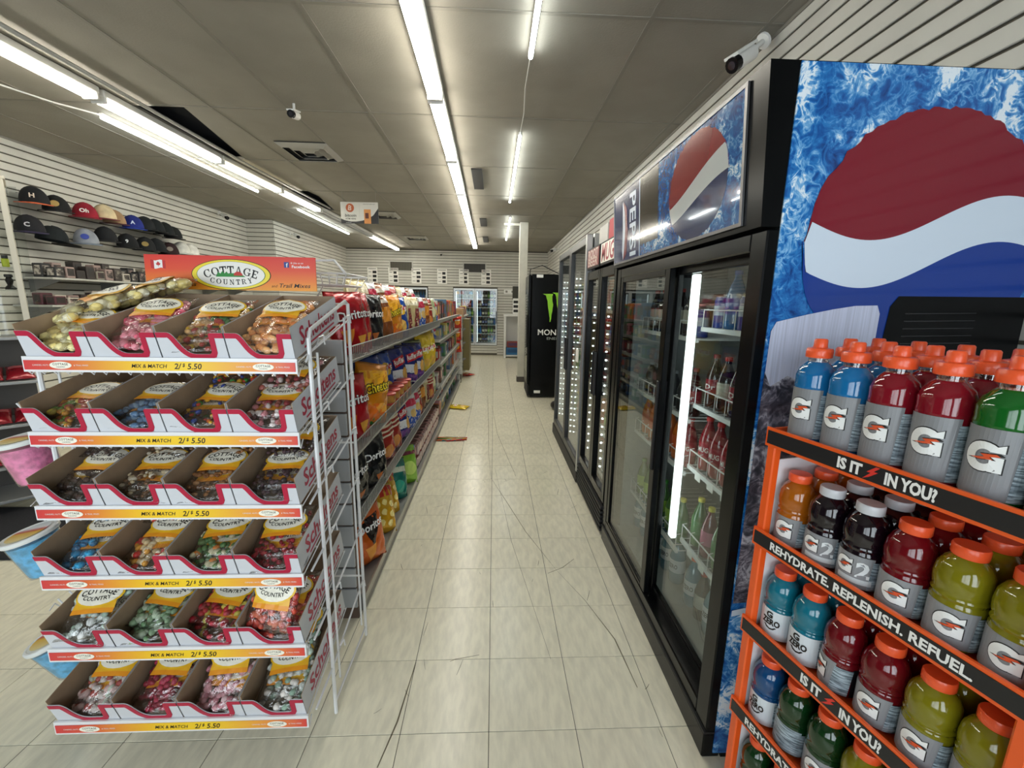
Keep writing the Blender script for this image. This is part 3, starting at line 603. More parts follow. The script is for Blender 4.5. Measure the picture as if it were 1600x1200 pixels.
fl = MB().prism([(-.03, -.014), (-.015, -.017), (.005, -.012), (.02, -.016), (.02, .013), (.003, .016), (-.014, .012), (-.03, .016)], .0005).build('flag', C('f1efec', .5), hs, M=(-.252, .027, .0003))
MB().prism([(-.03, -.014), (-.019, -.0165), (-.019, .0135), (-.03, .016)], .0004).build('red_bar', C('c22a2e', .5), fl, M=(0, 0, .0006)); MB().prism([(.011, -.0135), (.02, -.016), (.02, .013), (.011, .0145)], .0004).build('red_bar', C('c22a2e', .5), fl, M=(0, 0, .0006))
leaf = [(0, .011), (.002, .007), (.004, .008), (.0035, .003), (.0065, .005), (.008, .002), (.0055, -.001), (.006, -.003), (.001, -.0025), (.0005, -.008)]; leaf += [(-x, y) for x, y in reversed(leaf[1:])]
MB().prism([(x-.004, y-.001) for x, y in leaf], .0004).build('maple_leaf', C('c22a2e', .5), fl, M=(0, 0, .0007))
fb = MB().box(-.009, .009, -.010, .010, 0, .0005).build('social_badge', C('2f4a8f', .5), hs, M=(.20, .033, .0003)); letter('f', .014, whitep, fb, Matrix.Translation((.002, -.001, .001)), bold=.04)
letter('& Like us on', .0062, whitep, hs, Matrix.Translation((.238, .040, .0006)), bold=.01); letter('Facebook', .0095, whitep, hs, Matrix.Translation((.252, .027, .0006)), bold=.03, fit=.066)
# ---------------------------------------------------------------- tubs of candy floss hanging on the rack's left side
tub_film = clear('tub_plastic', (.97, .97, .97), .08, .5, .12)
def tub(loc, col, label, tx, ty, rz=0):
    t = thing('candy_floss_tub', label, 'tub', M=Matrix.Translation(loc) @ Matrix.Rotation(rz, 4, 'Z') @ Matrix.Rotation(tx, 4, 'X') @ Matrix.Rotation(ty, 4, 'Y'), group='tubs of candy floss')
    fm = mat('floss_'+col, hexc(col), .9, var=.25, scale=45, bump=.9, bscale=60)
    m = MB().lathe([(.05, .003), (.054, .01), (.064, .12), (.064, .125)], 22); tag(m.build('floss', fm, t, 'auto'), kind='stuff')
    MB().lathe([(.052, 0), (.056, .002), (.068, .136), (.070, .14), (.068, .142)], 22).build('tub_wall', tub_film, t, 'auto')
    l = MB().lathe([(.073, .136), (.0755, .139), (.0755, .148), (.072, .151), (.066, .151), (.064, .149)], 24).build('lid', C('e9ecea', .3), t, 'auto')
    lb = MB(); lb.lathe([(.056, .1512), (.056, .1518)], 20); lb.build('lid_label', ramp_mat('lid_print_'+col, [(0, hexc('e9d9a0')), (.45, hexc('e0b23a')), (.55, hexc('c23a3a')), (.7, hexc('e4e8ea')), (1, hexc('cfd8dc'))], 1, -.06, .06), l)
    MB().tube([(0, .066, .13), (0, .075, .20), (.01, .06, .235), (.02, .03, .23)], .002, 5).build('handle', white_wire, t)
    return t
tub((-1.50, 1.38, .862), 'ee86b4', 'pink candy floss tub hanging at the front left of the wire rack', math.radians(6), math.radians(-8)); tub((-1.42, 1.56, .90), 'ee86b4', 'pink candy floss tub behind the other pink tub', .05, -.1)
tub((-1.52, 1.37, .535), '58b6e4', 'upper blue candy floss tub beside the wire rack', math.radians(6), math.radians(-13)); tub((-1.485, 1.36, .155), '58b6e4', 'lower blue candy floss tub close to the floor', math.radians(8), math.radians(-20))
mprong = MB()
for z in (1.09, .74, .39): 
    for yy in (1.36, 1.4, 1.5): mprong.tube([(X0-.02, yy, z), (X0-.17, yy, z+.015), (X0-.185, yy, z+.035)], .003, 5)
    mprong.tube([(X0-.03, 1.36, z-.03), (X0-.03, 1.5, z-.03)], .003, 5)
mprong.build('side_prongs', white_wire, rack)
# ---------------------------------------------------------------- glass-door coolers along the right wall
black_m = mat('black_plastic', (.004, .0045, .005), .22, var=.2, scale=5, spec=.2); black_d = mat('black_matt', (.010, .010, .011), .55); inner_w = mat('cooler_liner', (.34, .36, .36), .45)
door_glass = clear('cooler_glass', (.88, .92, .91), .045, .66, .012, fres=.95); silver_m = mat('silver_trim', (.62, .63, .64), .32, metal=.85)
shelf_w = mat('shelf_wire_white', (.75, .76, .76), .35); led_in = glow('cooler_lamp', (.92, 1, .98), 3.6); dot_m = glow('lamp_dot', (.95, 1, 1), 7.0)
water = splash('water_splash', [(0.2, (.006, .04, .18)), (.36, (.01, .105, .38)), (.45, (.025, .20, .54)), (.52, (.20, .46, .76)), (.57, (.80, .88, .95))], 5.5, 1.0, .22, 24)
water_gloss = splash('water_splash_gloss', [(0.2, (.006, .03, .14)), (.38, (.01, .08, .30)), (.47, (.02, .17, .48)), (.53, (.2, .44, .72)), (.58, (.75, .85, .92))], 7, 1.0, .1, 26, 1.0, .02)
rocks = splash('dark_splash', [(0.2, (.012, .012, .018)), (.36, (.05, .05, .07)), (.46, (.16, .15, .19)), (.56, (.55, .55, .62))], 7, 1.6, .3, 16)
def soda(key, R, H, liquid, cap, band, word=None, wordc=None):
    """small drink bottle kinds that stand inside the coolers"""
    b = MB().lathe([(R*.86, 0), (R*.98, .008), (R, .03), (R, H*.55), (R*.97, H*.60), (R*.72, H*.74), (R*.40, H*.86), (R*.34, H*.93), (R*.34, H*.94)], 14).mesh('bottle_body', liquid, 'auto')
    c = MB().lathe([(R*.42, H*.93), (R*.42, H), (R*.36, H*1.005)], 12).mesh('bottle_cap', cap, 'auto')
    l = MB().lathe([(R*1.01, H*.26), (R*1.02, H*.27), (R*1.02, H*.53), (R*1.01, H*.54)], 14).mesh('wrap_label', band, 'auto')
    w = None
    if word: w = tmesh('lettering', word, H*.09, wordc, lambda x, y: (R*1.035*math.sin(x/R), -R*1.035*math.cos(x/R), y+H*.40), bold=.03, fit=R*1.3)
    return (b, c, l, w)
liq = lambda n, c, tr=.0: mat('liquid_'+n, hexc(c), .06, coat=.8, spec=.5)
cola = liq('cola', '120706'); SODA = {
    'cola_can': None,
    'pepsi': soda('pepsi', .033, .215, cola, C('20409a', .3), C('1c3f9c', .3), 'pepsi', whitep),
    'drp': soda('drp', .033, .215, liq('pepper', '2a0a0a'), C('7c1522', .3), C('8a1a2c', .3), 'Dr', whitep),
    'dark': soda('dark', .033, .215, liq('dark', '1a0b08'), C('b02a22', .3), C('c9c4b4', .3)),
    'brisk': soda('brisk', .035, .225, liq('punch', '8c1a24'), C('c02a28', .3), C('a8303a', .3), 'MUG', whitep),
    'gingerale': soda('gingerale', .033, .215, liq('ginger', '2f6a36'), C('d2c83a', .3), C('2c7a3e', .3)),
    'berry': soda('berry', .033, .215, liq('berry', '6a1c34'), C('d2c83a', .3), C('b85a80', .3)),
    'gwhite': soda('gwhite', .037, .23, liq('clear', '5c8494'), C('e8602c', .3), C('d6d9dc', .3), 'ZERO', ink),
    'orange': soda('orange', .034, .215, liq('fanta', 'c4621a'), C('d8742a', .3), C('c8521e', .3)),
    'lime': soda('lime', .034, .215, liq('lime', '3a6a24'), C('3d8a34', .3), C('8ab234', .3)),
    'blackcan': soda('blackcan', .031, .17, C('15181a', .3), C('9aa0a4', .3), C('22282a', .3)),
    'blue': soda('blue', .034, .215, liq('bluewater', '2a6a9c'), C('2a56a8', .3), C('2a56a8', .3))}
canm = MB().lathe([(.026, 0), (.031, .004), (.031, .108), (.026, .118), (.026, .12)], 14)
SODA['pepsican'] = (canm.mesh('can_body', C('24398c', .3), 'auto'), MB().lathe([(.0255, .119), (.0265, .122), (.02, .121)], 12).mesh('can_lid', silver_m, 'auto'), MB().lathe([(.0312, .05), (.0315, .052), (.0315, .085), (.0312, .087)], 14).mesh('wrap_label', C('b8c0cc', .3), 'auto'), None)
DW = dict(pepsi='dark cola bottle with blue label', drp='dark bottle with maroon label', dark='dark bottle with pale label', brisk='red punch bottle', gingerale='green bottle with yellow cap', berry='pink-labelled bottle with yellow cap', gwhite='white-labelled bottle with orange cap', orange='orange drink bottle', lime='lime green bottle', blackcan='slim black can', blue='blue drink bottle', pepsican='blue drink can')
def drink(key, loc, label, group, rz=0):
    b, c, l, w = SODA[key]; t = thing('drink_can' if 'can' in key else 'drink_bottle', label, 'can' if 'can' in key else 'bottle', loc, rz, group)
    put('body', b, t); put('cap' if 'can' not in key else 'lid', c, t); k = put('wrap_label', l, t)
    if w: put('lettering', w, k)
    return t
FACE = -math.pi/2+.5          # labels look at the aisle, turned a little to the front of the shop
def wire_shelf(parent, x0, x1, y0, y1, z, fence=.075, tags=False):
    m = MB().box(x0, x0+.012, y0, y1, z-.012, z+.006)
    n = max(3, int((y1-y0)/.05))
    for k in range(n+1):
        y = y0+(y1-y0)*k/n; m.tube([(x0+.006, y, z), (x1, y, z)], .0025, 4)
    for k in range(max(3, int((y1-y0)/.075))+1):
        y = y0+.01+(y1-y0-.02)*k/max(3, int((y1-y0)/.075)); m.tube([(x0+.002, y, z), (x0+.002, y, z+fence), (x0+.02, y, z+fence+.004)], .0022, 4)
    m.tube([(x0+.002, y0+.01, z+fence), (x0+.002, y1-.01, z+fence)], .003, 5); s = m.build('shelf', shelf_w, parent)
    if tags:
        for k in range(int((y1-y0)/.1)):
            MB().box(x0-.001, x0, y0+.03+.1*k, y0+.075+.1*k, z-.03, z+.004).build('price_tag', whitep, s)
    return s
# ---- big blue cooler with two sliding doors
pc = thing('sliding_door_cooler', 'large black sliding-door cooler with blue water-splash graphics on header and side', 'cooler', (0, 0, 0))
CX0, CX1, CY0, CY1, CZ = .70, 1.44, 1.10, 2.42, 2.045
cab = MB().box(CX0+.06, CX1, CY0, CY0+.03, 0, CZ).box(CX0+.06, CX1, CY1-.03, CY1, 0, CZ).box(CX0+.06, CX1, CY0+.03, CY1-.03, CZ-.04, CZ).box(CX0+.06, CX1, CY0+.03, CY1-.03, .0, .10).build('cabinet', black_m, pc)
MB().box(CX1-.12, CX1-.1, CY0+.03, CY1-.03, .10, CZ-.04).box(CX0+.1, CX1-.12, CY0+.03, CY0+.034, .1, 1.62).box(CX0+.1, CX1-.12, CY1-.034, CY1-.03, .1, 1.62).box(CX0+.08, CX1-.12, CY0+.034, CY1-.034, .1, .11).build('liner', inner_w, pc)
fr = MB().cbox(CX0, CX0+.06, CY0, CY0+.07, .10, 1.66, .004).cbox(CX0, CX0+.06, CY1-.06, CY1, .10, 1.66, .004).cbox(CX0, CX0+.06, CY0+.07, CY1-.06, 1.61, 1.66, .004).cbox(CX0, CX0+.06, CY0+.07, CY1-.06, .09, .155, .004)
fr.build('front_frame', black_m, pc)
kick = MB().cbox(CX0-.005, CX0+.055, CY0, CY1, .0, .092, .004).build('kick_plate', black_m, pc)
MB().box(CX0-.006, CX0+.06, CY0, CY1, .092, .1).build('kick_rail', black_d, kick)
hd = MB().hexa([(CX0-.02, CY0, 1.665), (CX0+.06, CY0, 1.665), (CX0+.06, CY1, 1.665), (CX0-.02, CY1, 1.665), (CX0-.045, CY0, CZ), (CX0+.06, CY0, CZ), (CX0+.06, CY1, CZ), (CX0-.045, CY1, CZ)]).build('header_box', black_m, pc)
# header graphic panel, tilted like the box front
hup = Vector((-.025, 0, .38)).normalized()
MH = basis((CX0-.034, (1.19+CY1-.02)/2, 1.857), (0, -1, 0), hup)          # right = towards the camera
HGW, HGH = CY1-.02-1.19, .335
hg = MB().box(-HGW/2, HGW/2, -HGH/2, HGH/2, 0, .003).build('header_panel', water_gloss, pc, M=MH)
MB().box(-HGW/2-.012, HGW/2+.012, HGH/2, HGH/2+.010, 0, .006).box(-HGW/2-.012, HGW/2+.012, -HGH/2-.01, -HGH/2, 0, .006).box(HGW/2, HGW/2+.012, -HGH/2, HGH/2, 0, .006).box(-HGW/2-.012, -HGW/2, -HGH/2, HGH/2, 0, .006).build('panel_trim', mat('panel_trim', (.22, .22, .23), .35, metal=.8), pc, M=MH)
gloss = lambda n, c: mat('print_'+n, hexc(c), .25, coat=.3)
pr_blue, pr_red, pr_white, pr_navy, pr_sea = gloss('blue', '143a8f'), gloss('red', '7d1428'), gloss('white', 'd3e0ee'), gloss('navy', '0d1d4c'), gloss('sea', '16377f')
hgl = lambda n, c: mat('header_'+n, hexc(c), .12, coat=1.0)
hg_red, hg_white, hg_blue, hg_sea = hgl('red', '8a1a26'), hgl('white', 'cdd2d2'), hgl('blue', '12285e'), hgl('sea', '15306c')
def globe(parent, M, cx, cz, R, wave, bw, clipx=None, z=.0035, squash=1.0, cols=None):
    """round emblem in red, white and blue; wave(x) = top edge of the white band at x in -1..1"""
    n = 48; rr = random.Random(3); edge = lambda a: R*(1+rr.uniform(-.008, .012))
    xs_ = [-1+2*i/n for i in range(n+1)]
    ctop = [(x, math.sqrt(max(0, 1-x*x))) for x in xs_]; lo = lambda x: -math.sqrt(max(0, 1-x*x)); hi = lambda x: math.sqrt(max(0, 1-x*x))
    cr, cw, cb = cols or (pr_red, pr_white, pr_blue)
    bands = (('red_field', cr, lambda x: hi(x), lambda x: max(lo(x), min(hi(x), wave(x)))), ('white_band', cw, lambda x: max(lo(x), min(hi(x), wave(x))), lambda x: max(lo(x), min(hi(x), wave(x)-bw(x)))), ('blue_field', cb, lambda x: max(lo(x), min(hi(x), wave(x)-bw(x))), lambda x: lo(x)))
    for nm, m, a, b in bands:
        mb = MB(); vs = []
        for x in xs_:
            for fy in (a, b):
                y = fy(x); j = 1+(rr.uniform(-.012, .02) if abs(math.hypot(x, y)-1) < .03 and nm != 'white_band' else 0)
                X = cx+R*x*j*squash
                if clipx is not None: X = min(X, clipx)
                vs.append((X, cz+R*y*j, z))
        mb._add(vs, [(2*i+1, 2*i+3, 2*i+2, 2*i) for i in range(n)]); mb.build(nm, m, parent, M=M)
globe(hg, Matrix.Identity(4), .33, -.005, .165, lambda x: .12+.36*math.sin(1.25*x+.1) if True else 0, lambda x: .42+.05*x, squash=1.25, cols=(hg_red, hg_white, hg_blue))
MB().box(-HGW/2, -HGW/2+.40, -HGH/2, HGH/2, .003, .0036).build('blue_end', hg_sea, hg)
MB().box(-HGW/2+.395, -HGW/2+.403, -HGH/2, HGH/2, .0037, .004).build('white_rule', pr_white, hg)
MB().box(-HGW/2+.405, -HGW/2+.62, -.12, HGH/2, .003, .0036).build('dark_field', hgl('brown', '241d16'), hg)
Ml = Matrix.Translation((-HGW/2+.305, -.01, .0045)) @ Matrix.Rotation(-math.pi/2, 4, 'Z')
letter('PEPSI', .085, pr_white, hg, Ml, bold=.03, fit=.29)
me = MB().prism([(-.14, -.02), (-.08, .012), (0, .02), (.1, .0), (.15, -.02), (.12, .035), (.0, .055), (-.1, .04)], .0006).build('red_swoosh', pr_red, hg, M=Matrix.Translation((-HGW/2+.17, -.015, .004)) @ Matrix.Rotation(-math.pi/2, 4, 'Z'))
MB().prism([(-.14, -.02), (-.08, .012), (0, .02), (.1, .0), (.15, -.02), (.1, -.035), (0, -.02), (-.08, -.022)], .0006).build('white_swoosh', pr_white, hg, M=Matrix.Translation((-HGW/2+.17, -.015, .004)) @ Matrix.Rotation(-math.pi/2, 4, 'Z'))
# side graphic facing the front of the shop
sg = MB().box(CX0+.03, CX1, 0, .003, .02, CZ-.003).build('side_panel', water, pc, M=(0, CY0-.003, 0))
SGy = Matrix.Translation((0, CY0-.0035, 0)) @ basis((0, 0, 0), (1, 0, 0), (0, 0, 1))
pp = lambda pts, nm, m, z=.0: MB().prism(pts, .0005).build(nm, m, pc, M=Matrix.Translation((0, -z, 0)) @ SGy)
globe(pc, SGy, 1.118, 1.63, .322, lambda x: .20+.05*x+.155*math.sin(3.0*(x-.55)+1.4), lambda x: .365-.02*x, clipx=CX1, z=.002)
pp([(.735, 1.15), (.738, 1.40), (.75, 1.425), (.83, 1.445), (.9, 1.46), (.96, 1.47), (1.02, 1.472), (1.03, 1.45), (1.03, 1.15)], 'lilac_cup', mat('lilac_print', hexc('c6cce2'), .3, var=.1, scale=3, stretch=(60, 1, 1), coord='Object'), .0031)
pp([(1.055, .9), (1.05, 1.38), (1.056, 1.47), (1.075, 1.497), (CX1, 1.50), (CX1, .9)], 'black_plate', black_m, .0032)
for k in range(5): pp([(1.10, 1.37+.02*k), (1.30, 1.375+.02*k), (1.30, 1.377+.02*k), (1.10, 1.373+.02*k)], 'plate_groove', mat('groove_gray', (.022, .022, .024), .2), .004)
pp([(.735, 1.29), (.755, 1.25), (.80, 1.28), (.85, 1.26), (.95, 1.2), (1.0, .6), (.73, .58)], 'rock_art', rocks, .0036)
pp([(.73, .555), (.9, .595), (.9, .575), (.73, .535)], 'white_band', pr_white, .004)
# doors: the near one runs behind the far one
def sdoor(y0, y1, x, z0, z1, name, handle):
    d = MB().cbox(x-.012, x+.012, y0, y0+.05, z0, z1, .003).cbox(x-.012, x+.012, y1-.05, y1, z0, z1, .003).cbox(x-.012, x+.012, y0+.05, y1-.05, z0, z0+.055, .003).cbox(x-.012, x+.012, y0+.05, y1-.05, z1-.04, z1, .003).build('door', black_m, pc)
    MB().box(x-.003, x+.003, y0+.05, y1-.05, z0+.055, z1-.04).build('pane', door_glass, d); MB().cbox(x-.02, x-.010, handle, handle+.02, .75, 1.15, .003).build('handle', black_d, d)
sdoor(1.165, 1.75, .750, .145, 1.625, 'door', 1.72); sdoor(1.70, CY1-.05, .715, .115, 1.625, 'door', 1.715)
MB().cbox(.775, .80, 1.632, 1.665, .47, 1.585, .004).build('lamp_strip', led_in, pc)
ctr = {}
for zi, (z, keys, gname) in enumerate(((1.375, ['pepsican', 'pepsican', 'dark', 'pepsican', 'blue'], 'uppermost'), (1.055, ['drp', 'drp', 'dark', 'drp', 'dark'], 'second'), (.785, ['brisk', 'drp', 'brisk', 'brisk', 'brisk'], 'third'), (.435, ['gingerale', 'berry', 'berry', 'gingerale', 'berry'], 'fourth'), (.14, ['gwhite', 'gwhite', 'dark', 'gwhite', 'dark'], 'bottom'))):
    if zi < 4: wire_shelf(pc, .845, 1.28, CY0+.04, 1.69, z, tags=zi in (2, 3)); wire_shelf(pc, .845, 1.28, 1.72, CY1-.04, z-.03*(zi % 2)-.05, tags=False)
    for d, (ya, yb, dz, nm) in enumerate(((1.19, 1.66, 0, 'near'), (1.78, 2.34, -.03*(zi % 2)-.05 if zi < 4 else 0, 'far'))):
        for k in range(6):
            for row in range(1):
                key = keys[(k+d*2) % 5]
                if d == 1: key = ['dark', 'blackcan', 'orange', 'lime', 'gwhite'][zi] if k % 3 else keys[k % 5]
                y = ya+.02+(yb-ya-.04)*k/5
                drink(key, (.90+.075*row, y, z+dz+.004), '%s, %s from near end, %s shelf, %s sliding door' % (DW[key], ORD[k], gname, nm), 'drinks in the blue cooler', FACE)
                if zi == 0 and key == 'pepsican': pass
# ---- hinged two-door cooler with small lit signs
hc = thing('two_door_cooler', 'black two-door cooler with small root beer signs, between the blue and the silver cooler', 'cooler', (0, 0, 0))
def hinged(t, y0, y1, x0, x1, z1, base_h, fm, doors, side_m, z_sign=None, shelves=(), glow_dots=True, drinks=(), nm=''):
    MB().box(x0+.05, x1, y0, y0+.03, 0, z1).box(x0+.05, x1, y1-.03, y1, 0, z1).box(x0+.05, x1, y0+.03, y1-.03, z1-.04, z1).box(x0+.05, x1, y0+.03, y1-.03, 0, base_h).build('cabinet', side_m, t)
    MB().box(x1-.09, x1-.07, y0+.03, y1-.03, base_h, z1-.04).build('liner', inner_w, t)
    for (a, b, za, zb) in doors:
        d = MB().cbox(x0, x0+.045, a, a+.045, za, zb, .004).cbox(x0, x0+.045, b-.045, b, za, zb, .004).cbox(x0, x0+.045, a+.045, b-.045, za, za+.06, .004).cbox(x0, x0+.045, a+.045, b-.045, zb-.06, zb, .004).build('door', fm, t)
        MB().box(x0+.02, x0+.026, a+.045, b-.045, za+.06, zb-.06).build('pane', door_glass, d)
        MB().cbox(x0-.018, x0-.002, b-.04 if a < (y0+y1)/2 - .01 else a+.02, b-.022 if a < (y0+y1)/2-.01 else a+.038, .85, 1.15, .003).build('handle', black_d, d)
    if glow_dots:
        for (a, b, za, zb) in doors:
            m = MB()
            for col in range(2):
                n = int((zb-za-.3)/.058)
                for k in range(n): m.box(x0+.050+.03*col, x0+.060+.03*col, b-.062-.022*col, b-.050-.022*col, za+.12+.058*k, za+.130+.058*k)
            tag(m.build('lamp_dots', dot_m, t), kind='stuff')
    for zi, z in enumerate(shelves):
        wire_shelf(t, x0+.09, x1-.1, y0+.035, y1-.035, z, .05)
        n = int((y1-y0-.12)/.078)
        for k in range(n):
            for row in range(1):
                key = drinks[(zi*2+k//2) % len(drinks)]
                drink(key, (x0+.14+.075*row, y0+.075+.078*k, z+.004), '%s, %s from near end, %s shelf up, %s' % (DW[key], ORD[k], ORD[zi], nm), 'drinks in the '+nm, FACE)
hinged(hc, 2.44, 3.22, .70, 1.38, 1.87, .22, black_m, ((2.445, 2.825, .22, 1.70), (2.83, 3.215, .22, 1.70)), black_m, shelves=(.24, .55, .86, 1.17, 1.42), drinks=('dark', 'drp', 'blue', 'dark', 'lime', 'orange'), nm='root beer cooler')
for (a, b, bg, tx, fg, sz) in ((2.46, 2.82, 'e6e0d4', ('MUG',), 'a82030', .10), (2.85, 3.205, '7c1a22', ('ROOT', 'BEER'), 'd8c8c0', .055)):
    s = MB().cbox(.694, .706, a, b, 1.715, 1.86, .003).build('sign_frame', black_d, hc)
    MB().box(.691, .6935, a+.015, b-.015, 1.73, 1.848).build('sign_face', mat('sign_face_'+bg, hexc(bg), .3, emit=.25), s)
    for q, w in enumerate(tx): letter(w, sz, C(fg, .4), s, basis((.6905, (a+b)/2, 1.789+(.028-.056*q if len(tx) > 1 else 0)), (0, -1, 0), (0, 0, 1)), bold=.03, shear=.15 if len(tx) == 1 else 0, fit=b-a-.07)
m = MB()
for k in range(6): m.cbox(.688, .712, 2.45, 3.21, .03+.03*k, .048+.03*k, .003)
m.build('grille', black_d, hc)
tag(MB().cbox(.76, 1.1, 2.62, 2.9, 1.872, 2.02, .004).build('carton', [C('c02434', .5)]), 'red carton lying on top of the root beer cooler, nearer one', 'box')
tag(MB().cbox(.76, 1.1, 2.93, 3.16, 1.872, 2.01, .004).build('carton', [C('d8d6d2', .5)]), 'white carton lying on top of the root beer cooler, farther one', 'box')
# ---- silver cooler
sc = thing('silver_cooler', 'tall two-door glass cooler with silver frame edges and bright dotted lamps', 'cooler', (0, 0, 0))
hinged(sc, 3.26, 4.68, .70, 1.40, 1.99, .12, mat('grey_frame', (.05, .052, .055), .35, metal=.3), ((3.285, 3.975, .12, 1.975), (3.98, 4.66, .12, 1.975)), silver_m, shelves=(.40, .8, 1.12, 1.44), drinks=('lime', 'dark', 'orange', 'brisk', 'gingerale', 'blue'), nm='silver cooler')
MB().cbox(.69, .74, 3.255, 3.283, .10, 1.985, .006).build('edge_strip', silver_m, sc); MB().cbox(.692, .75, 3.26, 4.68, 0, .118, .006).build('base_grille', black_d, sc)
nt_ = MB().box(.717, .7175, 3.50, 3.62, .98, 1.09).build('notice', whitep, sc)
# ---- black energy drink cooler standing further back
mc = thing('energy_drink_cooler', 'black upright cooler with a green claw emblem on its side, past the silver cooler', 'cooler', (0, 0, 0))
MB().cbox(.57, 1.36, 6.48, 7.16, .02, 1.91, .012).build('cabinet', black_m, mc)
dr = MB().cbox(.525, .565, 6.49, 7.15, .22, 1.90, .01).build('door', black_m, mc); MB().box(.5235, .5255, 6.56, 7.08, .4, 1.62).build('pane', door_glass, dr); MB().cbox(.50, .525, 6.515, 6.54, .8, 1.3, .004).build('handle', black_d, dr)
m = MB()
for k in range(8): m.cbox(.535, .565, 6.49, 7.15, .03+.022*k, .045+.022*k, .003)
m.build('grille', black_d, mc)
MM = basis((0, 6.4795, 0), (1, 0, 0), (0, 0, 1)); gcl = mat('claw_green', hexc('8fd12e'), .4)
rr = random.Random(4)
for q, (cx, top, bot) in enumerate(((.84, 1.62, 1.20), (.985, 1.64, 1.14), (1.12, 1.62, 1.2))):
    L_, R_ = [], []
    for k in range(9):
        u = k/8; z = top+(bot-top)*u; w = .052*(1-u)**.7+.004+rr.uniform(-.006, .006); x = cx+.03*math.sin(u*2.4)+rr.uniform(-.004, .004); L_.append((x-w, z)); R_.append((x+w*.8, z))
    mb = MB(); vs = [(x, z, .001) for pair in zip(L_, R_) for x, z in pair]; mb._add(vs, [(2*i, 2*i+2, 2*i+3, 2*i+1) for i in range(8)]); mb.build('claw_mark', gcl, mc, M=MM)
    MB().prism([(cx-.10, top), (cx+.055, top), (cx+.05, top-.03), (cx-.03, top-.035)], .0008).build('claw_mark', gcl, mc, M=MM)
letter('MONSTER', .085, whitep, mc, Matrix.Translation((0, -.001, 0)) @ MM, bold=.02, fit=.56, off=(.96, 1.04)); letter('ENERGY', .038, C('8f9590', .5), mc, Matrix.Translation((0, -.001, 0)) @ MM, bold=.01, fit=.30, off=(.97, .945), width=1.2)
for z in (.10, 1.88): MB().box(.64, .74, -.0006, 0, z-.022, z+.022).build('sticker', whitep, mc, M=(0, 6.4795, 0))
tag(MB().tube([(1.1, 6.9, 1.92), (.8, 7.2, 2.1), (.62, 7.4, 2.05), (.58, 7.45, 1.5), (.56, 7.4, .9), (.58, 7.5, .3), (.6, 7.6, .02)], .008, 6).build('power_cable', black_d, smooth=True), 'black power cable hanging behind the energy drink cooler', 'cable')
tag(MB().ball((.9, 5.75, .06), .09, .16, .058, 14, 8).build('bin_bag', mat('bag_black', (.01, .01, .012), .3, bump=.8, bscale=25), smooth=True), 'small black bag on the floor by the energy drink cooler', 'bag')
# ---------------------------------------------------------------- orange rack of sports drinks
OR = mat('orange_enamel', hexc('e85a1c'), .32, coat=.3); ORX = Matrix.Translation((.680, .938, 0)) @ Matrix.Rotation(math.radians(-77), 4, 'Z')
orack = thing('sports_drink_rack', 'orange wire-frame floor rack with black slogan strips, beside the blue cooler', 'display rack', M=ORX)
RWD, RDP = .475, .33; OSH = [1.157, .897, .645, .392, .138]
for x in (0, RWD):
    for y in (0, RDP): MB().cbox(x-.011, x+.011, y-.011, y+.011, 0, 1.15 if y == 0 else 1.19, .003).build('post', OR, orack)
for x in (.004, RWD-.004): MB().box(x-.002, x+.002, .012, RDP-.012, .05, 1.10).build('side_panel', mat('rack_panel_white', (.78, .79, .82), .4), orack)
MB().box(.012, RWD-.012, RDP-.004, RDP, .05, 1.10).build('back_panel', mat('rack_back', (.10, .10, .11), .5), orack)
SLG = ['is it', 'rehydrate', 'is it', 'rehydrate', 'is it']
bolt = [(-.75, -1), (.02, .05), (-.42, .05), (.45, 1), (.85, 1), (.30, .32), (.72, .32), (-.1, -.55)]
for k, z in enumerate(OSH):
    s = MB().box(0, RWD, 0, RDP, z-.004, z).build('shelf', OR, orack)
    MB().box(-.011, RWD+.011, -.018, -.012, z-.022, z+.024).build('strip', OR, s); MB().box(-.006, RWD+.006, -.0195, -.0175, z-.015, z+.017).build('slogan_strip', mat('slogan_black', (.012, .012, .013), .35), s)
    MB().box(-.011, -.005, -.012, RDP, z-.004, z+.02).box(RWD+.005, RWD+.011, -.012, RDP, z-.004, z+.02).build('end_bar', OR, s)
    Mt = basis((RWD/2, -.0198, z+.001), (1, 0, 0), (0, 0, 1))
    if k % 2 == 0:
        letter('IS IT', .021, whitep, s, Mt, bold=.065, off=(-.052, 0), fit=.047); letter('IN YOU?', .021, whitep, s, Mt, bold=.065, off=(.050, 0), fit=.078)
        MB().prism([(x*.017-.013, y*.0145) for x, y in bolt], .0005).build('red_bolt', C('d8352a', .4), s, M=Mt)
    else: letter('REHYDRATE. REPLENISH. REFUEL.', .0185, whitep, s, Mt, bold=.05, fit=.375, off=(-.008, 0))
